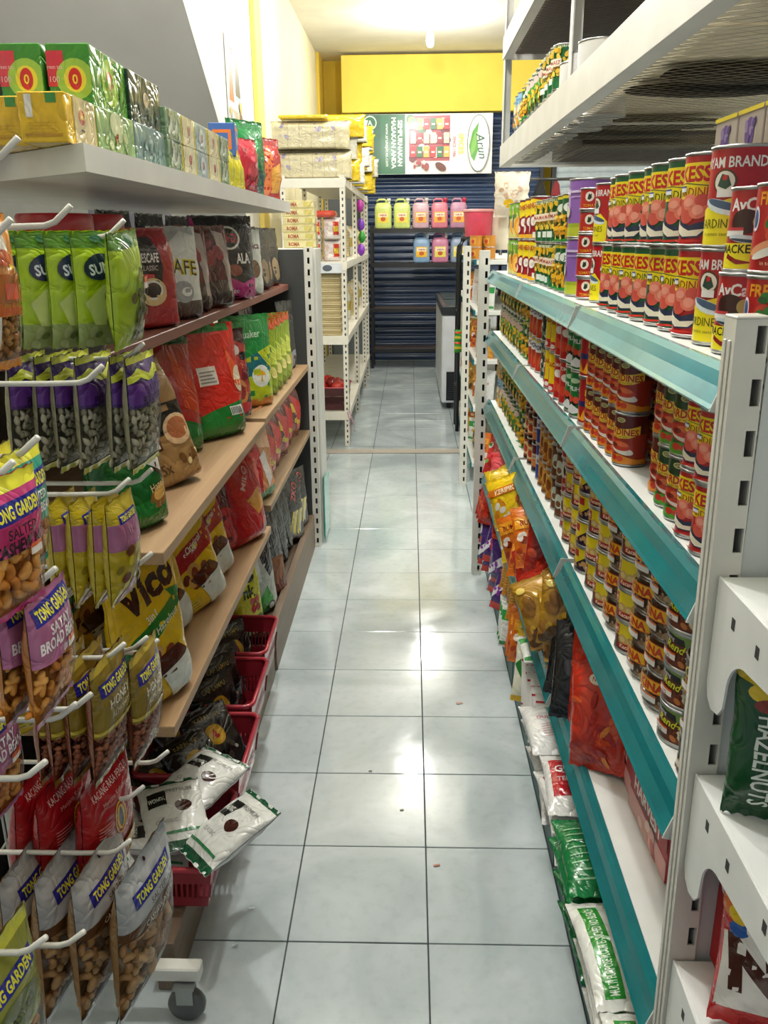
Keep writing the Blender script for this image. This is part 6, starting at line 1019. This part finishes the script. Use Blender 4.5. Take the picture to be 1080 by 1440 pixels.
# shelf goods on the rack
mbm = [M('#cbb98c', 'card'), M('#b9a678', 'card'), M('#d8c89c', 'card')]
for k, (x0, x1) in enumerate([(-.545, -.44), (-.42, -.215)]):
    mb = MB(); z = .781; i = 0
    while z < 1.19:
        jx = rng.uniform(-.005, .005); mb.box(x0+jx, 4.56, z, x1+jx, 4.80, z+.013, mbm[i % 3], .003); z += .0145; i += 1
    o = mb.build('dried_noodle_sheets'); tag(o, f'stack of dried noodle sheets on white rack, {["left", "right"][k]} stack', 'noodles', kind='stuff')
for r_, (ys, zz, n_) in enumerate([((4.95, 7.4), .781, 7), ((4.95, 7.4), 1.276, 7)]):
    for k in range(n_):
        q = None if (k == 0 and r_ == 0) else (k_nb1 if (k+r_) % 2 else k_nb2)
        if q is None:
            k_nb1 = pack('noodle_bag', .18, .25, .12, '#d8c68a', [*lines(-.3, .1, .3, .9, 10, '#c8b06a', .3)], prof='brick', n=3, seed=114, crk=.008); k_nb2 = pack('noodle_bag', .18, .25, .12, '#e0dccb', [R(-.3, .3, .3, .6, ['#c8b04a', '#6a9a5a'][0])], prof='brick', n=3, seed=115, crk=.008)
            q = k_nb1
        put(q, (-.30, ys[0]+(ys[1]-ys[0])*k/(n_-1), zz), rz=LZ-.3, label=f'pale noodle bag on the {["third", "second"][r_]} level of white rack, {ORD[k]}', cat='bag', group=f'noodle bags on rack level {3-r_}')
# tissue rolls, level 2
k_tis = pack('tissue_pack', .115, .14, .10, '#e6dcd8', [R(.08, .2, .4, .8, '#d8402c'), R(.12, .35, .36, .6, '#e8c83a'), *blobs(5, -.3, .2, .0, .8, ['#f0ebe8', '#d8c0bc'], .1, .15, 3)], prof='brick', n=3, seed=116, crk=.006)
for i in range(2):
    for j in range(2): put(k_tis, (-.40+i*.13, 4.62, 1.276+j*.142), label=f'tissue roll pack on rack, {["left", "right"][i]} column, {["lower", "upper"][j]}', cat='tissue', group='tissue packs')
mb = MB(); mb.box(-.46, 4.56, 1.56, -.24, 4.76, 1.60, M('#d8503a', 'film'), .012); tag(mb.build('red_packet'), 'red packet lying on top of the tissue packs', 'packet')
mb = MB(); mb.box(-.47, 4.52, 1.277, -.22, 4.54, 1.33, M('#dfe4ea', 'card'), .003); mb.lathe([(.02, 0), (.02, .003)], M('#c8442c', 'print'), 12, (0, 0, 0)); 
o = MB(); o.box(-.46, 4.505, 1.20, -.20, 4.512, 1.265, M('#dfe4ea', 'card'), .001); decal(o, [[Vector((-.46+.26*i, 4.5045, 1.20+.065*j)) for j in (0, 1)] for i in (0, 1)], [0, 1], [0, 1], 4, [E(-.9, .5, .4, .32, '#c8442c'), E(.5, .5, .5, .32, '#5a626c')], 'print', .0003); tag(o.build('shelf_sign'), 'white card with red and grey ovals on the rack edge', 'sign')
# stack of yellow packets on the gondola end
k_bk = boxpack('biscuit_packet', .145, .10, .033, '#cfc48c', [R(-2.2, .15, 2.2, .85, '#d8cf9c'), T('ROMA', -.8, .5, .5, '#a8583a', 0, 1.5, .04), R(.8, .2, 1.8, .8, '#c8bc6a')], [R(-1, .2, 1, .8, '#d8cf9c')], kind='film')
for k in range(6): put(k_bk, (-.235+rng.uniform(-.006, .006), 2.60, 1.385+k*.0335), label=f'beige biscuit packet stacked behind far left post, {["bottom", "second up", "third up", "fourth up", "fifth up", "topmost"][k]}', cat='packet', group='biscuit packets')
pd = MB(); pd.box(-.42, 2.50, 0, -.16, 2.72, 1.384, M('#c9cac6', 'paint'), .004); tag(pd.build('metal_stand'), 'pale metal stand with biscuit packets on top behind left gondola', 'stand')
# crate with red fruit
basket(-.33, 4.72, .255, .30, .34, .16, 'dark maroon crate on the bottom of the white rack', '#4a1418', name='plastic_crate')
for k, (x, y) in enumerate([(-.38, 4.62), (-.30, 4.66), (-.25, 4.60), (-.34, 4.74), (-.27, 4.76)]):
    o = lump('red_onion_bag', .10, .10, .10, M(['#b8241c', '#8c1a18', '#c4382a'][k % 3], 'film'), 20+k); o.location = (x, y, .36+.02*(k % 2)); tag(o, f'red mesh bag in the dark crate, {ORD[k]}', 'bag', 'red bags in crate')
# hanging purple toys at rack side
for k, (y, z, c, cn) in enumerate([(5.9, 1.62, '#b02a9a', 'magenta'), (6.0, 1.48, '#7a3ab8', 'purple'), (6.1, 1.38, '#2f9a34', 'green'), (5.95, 1.28, '#8a3ac0', 'violet')]):
    o = lump('sponge', .06, .05, .10, M(c, 'film'), 30+k, 10); o.location = (-.148, y, z); tag(o, f'{cn} sponge packet hanging from the white rack side', 'sponge')
s_ = MB(); s_.tube([(-.185, 4.52, .25), (-.17, 4.51, .20), (-.165, 4.50, .12), (-.13, 4.50, .11), (-.14, 4.50, .17), (-.175, 4.515, .27)], .003, M('#c88aa0', 'plastic'), 6); tag(s_.build('pink_string'), 'pink string loop tied to the front post of white rack', 'string')
cb = MB(); cb.box(-.56, 7.75, 0, -.22, 8.3, 1.15, M('#8a9498', 'paint'), .006); cb.box(-.215, 7.8, .05, -.21, 8.25, .55, M('#79858a', 'paint'), .003); cb.box(-.215, 7.8, .6, -.21, 8.25, 1.1, M('#79858a', 'paint'), .003); tag(cb.build('metal_cabinet'), 'grey metal cabinet past the white rack', 'cabinet')
# black rack with jerrycans
br = empty('metal_rack', (.35, 8.5, 0)); bm_ = M('#16181c', 'paint')
for x in (-.53, .70):
    for y in (-.16, .16):
        mb = MB(); mb.box(x, y-.015, 0, x+.03, y+.015, 1.55, bm_, .002); mb.build('upright', br)
for z, c in ((1.515, '#16181c'), (1.155, '#16181c'), (.67, '#5c4a40'), (.225, '#54463e')):
    mb = MB(); mb.box(-.50, -.17, z-.02, .70, .17, z, M(c, 'paint'), .002); mb.box(-.53, -.185, z-.045, .73, -.17, z, bm_, .002); mb.build('shelf_panel', br)
tag(br, 'black metal rack in front of the navy shutter', 'rack')
def jerry(x, y, z, col, lab, cap='#e6e0da', lc='#e8b41c'):
    r = empty('jerrycan', (x, y, z)); mb = MB(); w_, d_, h_ = .185, .13, .30; N = 24; prof = [(0, .9), (.008, .98), (.02, 1), (.20, 1), (.235, .96), (.26, .80), (.268, .60)]
    vs = []
    for z_, f in prof:
        for i in range(N):
            a = 2*PI*i/N; c, s = math.cos(a), math.sin(a); e = .45; vs.append((w_/2*f*math.copysign(abs(c)**e, c), d_/2*f*math.copysign(abs(s)**e, s), z_))
    m = M(col, 'plastic'); mb.add(vs, [(k*N+i, k*N+(i+1) % N, (k+1)*N+(i+1) % N, (k+1)*N+i) for k in range(len(prof)-1) for i in range(N)]+[tuple(range(N))[::-1], tuple(range((len(prof)-1)*N, len(prof)*N))], m, True); mb.build('can_body', r)
    h = MB(); h.tube([(-.07, 0, .24), (-.068, 0, .285), (-.045, 0, .302), (.015, 0, .302), (.03, 0, .29), (.033, 0, .262)], .011, m, 8); h.build('handle', r)
    c = MB(); c.lathe([(.018, .262), (.018, .285), (.022, .286), (.022, .31), (.019, .312)], M(cap, 'plastic'), 14, (.062, 0, 0)); c.build('cap', r)
    l = MB(); G = [[Vector((-.06+.12*i, -.0665, .06+.11*j)) for j in (0, 1)] for i in (0, 1)]; l.add([G[0][0], G[1][0], G[1][1], G[0][1]], [(0, 1, 2, 3)], M(lc, 'print')); decal(l, G, [0, 1], [0, 1], 1.1, [R(-.45, .55, .45, .9, '#f1ead0'), E(0, .35, .25, .2, '#c8562a'), T('SABUN', 0, .72, .18, '#b0301c', 0, .7, .03)], 'print', .0004); l.build('label', r)
    return tag(r, lab, 'jerrycan', 'jerrycans on the black rack')
for k, (c, lab, cap) in enumerate([('#c9d67a', 'yellow-green jerrycan, far left of upper rack shelf', '#e6e6d8'), ('#c6d478', 'yellow-green jerrycan, second on upper rack shelf', '#e6e6d8'), ('#c9a3b0', 'pale mauve jerrycan on upper rack shelf', '#e6dcd8'), ('#d0788c', 'pink jerrycan on upper rack shelf', '#c8304a'), ('#b583a0', 'mauve jerrycan with red cap on upper rack shelf', '#c8304a')]):
    jerry(-.035+k*.205, 8.42, 1.516, c, lab, cap, '#e6d24a' if k < 2 else '#e8a83a')
for k, (c, lab, cap) in enumerate([('#7f9fc4', 'blue jerrycan on the second rack shelf', '#d8dce6'), ('#c07898', 'rose jerrycan on second rack shelf', '#e0dce0'), ('#8a9ab8', 'grey-blue jerrycan on second rack shelf by black tube', '#e0e0e0')]):
    jerry(.385+k*.205, 8.42, 1.156, c, lab, cap, '#e6b81c' if k == 0 else '#e2d65a')
# chest freezer
fz = empty('chest_freezer', (.84, 6.75, 0)); w2 = .31; l2 = .88
mb = MB(); mb.box(-w2, -l2, .06, w2, l2, .80, M('#dfe3ea', 'paint'), .012); mb.build('cabinet_body', fz)
mb = MB(); mb.box(-w2-.006, -l2-.006, .80, w2+.006, -l2+.05, .875, M('#2c3236', 'plastic'), .006); mb.box(-w2-.006, l2-.05, .80, w2+.006, l2+.006, .875, M('#2c3236', 'plastic'), .006); mb.box(-w2-.006, -l2, .80, -w2+.04, l2, .875, M('#2c3236', 'plastic'), .006); mb.box(w2-.04, -l2, .80, w2+.006, l2, .875, M('#2c3236', 'plastic'), .006); mb.build('top_frame', fz)
mb = MB(); mb.box(-w2+.03, -l2+.04, .868, w2-.03, .05, .874, M('#596468', 'glossy'), .002); mb.build('glass_lid', fz)
mb = MB(); mb.box(-w2+.03, -.02, .878, w2-.03, l2-.04, .884, M('#596468', 'glossy'), .002); mb.build('glass_lid', fz)
mb = MB(); mb.box(-w2+.04, -l2-.003, .08, w2-.06, -l2+.01, .33, M('#1b1f25', 'plastic'), .003)
for k in range(12): mb.box(-w2+.05, -l2-.008, .10+k*.018, w2-.07, -l2-.002, .106+k*.018, M('#2b3038', 'plastic'))
mb.build('vent_grille', fz)
mb = MB(); mb.box(-.02, -l2-.004, .832, .06, -l2-.006, .85, M('#cfd8dc', 'print')); mb.build('badge', fz)
for x in (-.24, .24):
    for y in (-.78, .78): mb = MB(); mb.lathe([(.02, 0), (.024, .008), (.024, .05), (.015, .06)], M('#22252a', 'plastic'), 14, (x, y, 0)); mb.build('foot', fz)
tag(fz, 'white chest freezer with dark glass top at the right rear', 'freezer')
# black tube trolley
tr = empty('hand_trolley', (.735, 4.92, 0)); tm_ = M('#121417', 'paint')
for y in (0, .26):
    mb = MB(); mb.tube([(-.12, y, .02), (-.12, y, 1.30), (-.115, y, 1.36), (-.09, y, 1.41), (-.05, y, 1.44), (.06, y, 1.45)], .014, tm_, 10); mb.build('side_tube', tr)
mb = MB(); 
for z in (.35, .9): mb.tube([(-.12, 0, z), (-.12, .26, z)], .011, tm_, 8)
mb.build('cross_bar', tr); tag(tr, 'black tubular trolley frame standing by the second right gondola', 'trolley')
cu = pack('sweets_packet', .10, .09, .04, '#3f9a2c', [R(-.6, .3, .6, .5, '#e0c81e'), R(-.6, .7, .6, .85, '#d83a1c')], seed=120, crk=.005)
for k in range(2): put(cu, (.63, 4.87, .62+k*.075), rz=.2, label=f'small green and yellow packet hung on the black trolley, {["lower", "upper"][k]}', cat='packet', group='packets on trolley')
# second right gondola (beyond the gap)
g2 = MB(); g2.box(1.05, 3.56, 0, 1.07, 5.6, 1.37, peg_mat('#8a8c8a')); tag(g2.build('pegboard'), 'grey perforated back panel of the second right gondola', 'panel')
for k, z in enumerate([1.30, 1.02, .74, .46, .12]):
    r = empty('shelf', (.635, 3.58, z)); mb = MB(); mb.box(0, 0, -.025, .45, 2.0, 0, M('#e0e2de', 'paint'), .002); mb.build('shelf_plate', r); mb = MB(); mb.box(-.012, 0, -.03, 0, 2.0, .004, M(TEAL, 'glossy'), .002); mb.build('price_rail', r)
    tag(r, f'teal-edged shelf of second right gondola, {["top", "second", "third", "fourth", "lowest"][k]} level', 'shelf')
    for j in range(7):
        p = [k_amb, k_gwh, k_noo, k_wpl, k_ora][(k+j) % 5]
        if k == 0: continue
        put(p, (.70, 3.66+j*.26, z+.001), rz=-.9+rng.uniform(-.3, .3), tilt=-.1, label=f'packet on the {["top", "second", "third", "fourth", "lowest"][k]} level of second right gondola, {ORD[j]}', cat='packet', group='packets on second right gondola')
def tub(x, y, z, r, h, col, lid, lab, tex=()):
    e = empty('tub', (x, y, z)); b = MB(); b.lathe([(r*.86, 0), (r*.9, .004), (r, h*.92)], M(col, 'plastic'), 24); b.build('tub_body', e)
    l = MB(); l.lathe([(r*1.06, h*.90), (r*1.07, h*.905), (r*1.07, h*.98), (r*1.0, h)], M(lid, 'plastic'), 24); l.build('lid', e); return tag(e, lab, 'tub')
tub(.655, 3.80, 1.302+.125, .085, .15, '#e0526a', '#e8a0a0', 'pink plastic tub with pale lid on second right gondola')
tub(.80, 3.85, 1.302+.05, .09, .22, '#e9e2cc', '#f1efe8', 'cream bucket with white lid on second right gondola')
k_jam = can('jam_jar', .033, .065, '#c8862c', [R(-2, .3, .3, .8, '#e0a848'), E(0, .5, .2, .2, '#c8442c')], lidcol='#c87a3a')
for i in range(4):
    for j in range(2): 
        if i or 1: put(k_jam, (.635+.0*i, 3.62+i*.078, 1.302+j*.066) if i < 2 else (.71, 3.62+(i-2)*.078, 1.302+j*.066), rz=RZ+.8, label=f'small amber jam jar on second right gondola, {["lower", "upper"][j]}, {["front near", "front far", "back near", "back far"][i]}', cat='jar', group='amber jam jars')
q = pack('bread_bag', .20, .24, .12, '#e6dcc8', [E(-.1, .3, .12, .1, '#e6b81c'), *blobs(6, -.3, .2, .3, .7, ['#efe8d8', '#d8b8a0', '#c8a88a'], .06, .12, 3)], prof='pillow', seed=121, crk=.010)
put(q, (.74, 3.75, 1.58-.005), label='translucent bread bag on the cream bucket', cat='bag') if 0 else put(q, (.83, 3.68, 1.53), label='translucent bag with yellow spot above the cream bucket', cat='bag')
for k, (x, c, cn, w_) in enumerate([(1.02, '#6a5a4c', 'brown', .12), (1.16, '#141416', 'black', .12), (1.27, '#7a1f26', 'dark red', .09)]):
    o = lump('hanging_cloth', w_, .05, .5, M(c, 'matte'), 40+k, 14); o.location = (x, 4.9, 1.30); tag(o, f'{cn} cloth hanging beyond the second right gondola', 'cloth')
hr = MB(); hr.tube([(.9, 4.9, 1.80), (1.5, 4.9, 1.80)], .01, M('#555555', 'metal'), 8); hr.tube([(1.5, 4.9, 0), (1.5, 4.9, 1.80)], .012, M('#555555', 'metal'), 8); hr.tube([(.9, 4.9, 0), (.9, 4.9, 1.80)], .012, M('#555555', 'metal'), 8); tag(hr.build('garment_rail'), 'metal rail holding cloths behind the second right gondola', 'rail')
# ---- remove prototypes that were never placed
for o in list(COL.objects):
    if o.parent is None and 'label' not in o and o.get('kind') is None and o.type in ('MESH', 'EMPTY'):
        print('UNPLACED', o.name)
        for c_ in list(o.children): bpy.data.objects.remove(c_)
        bpy.data.objects.remove(o)
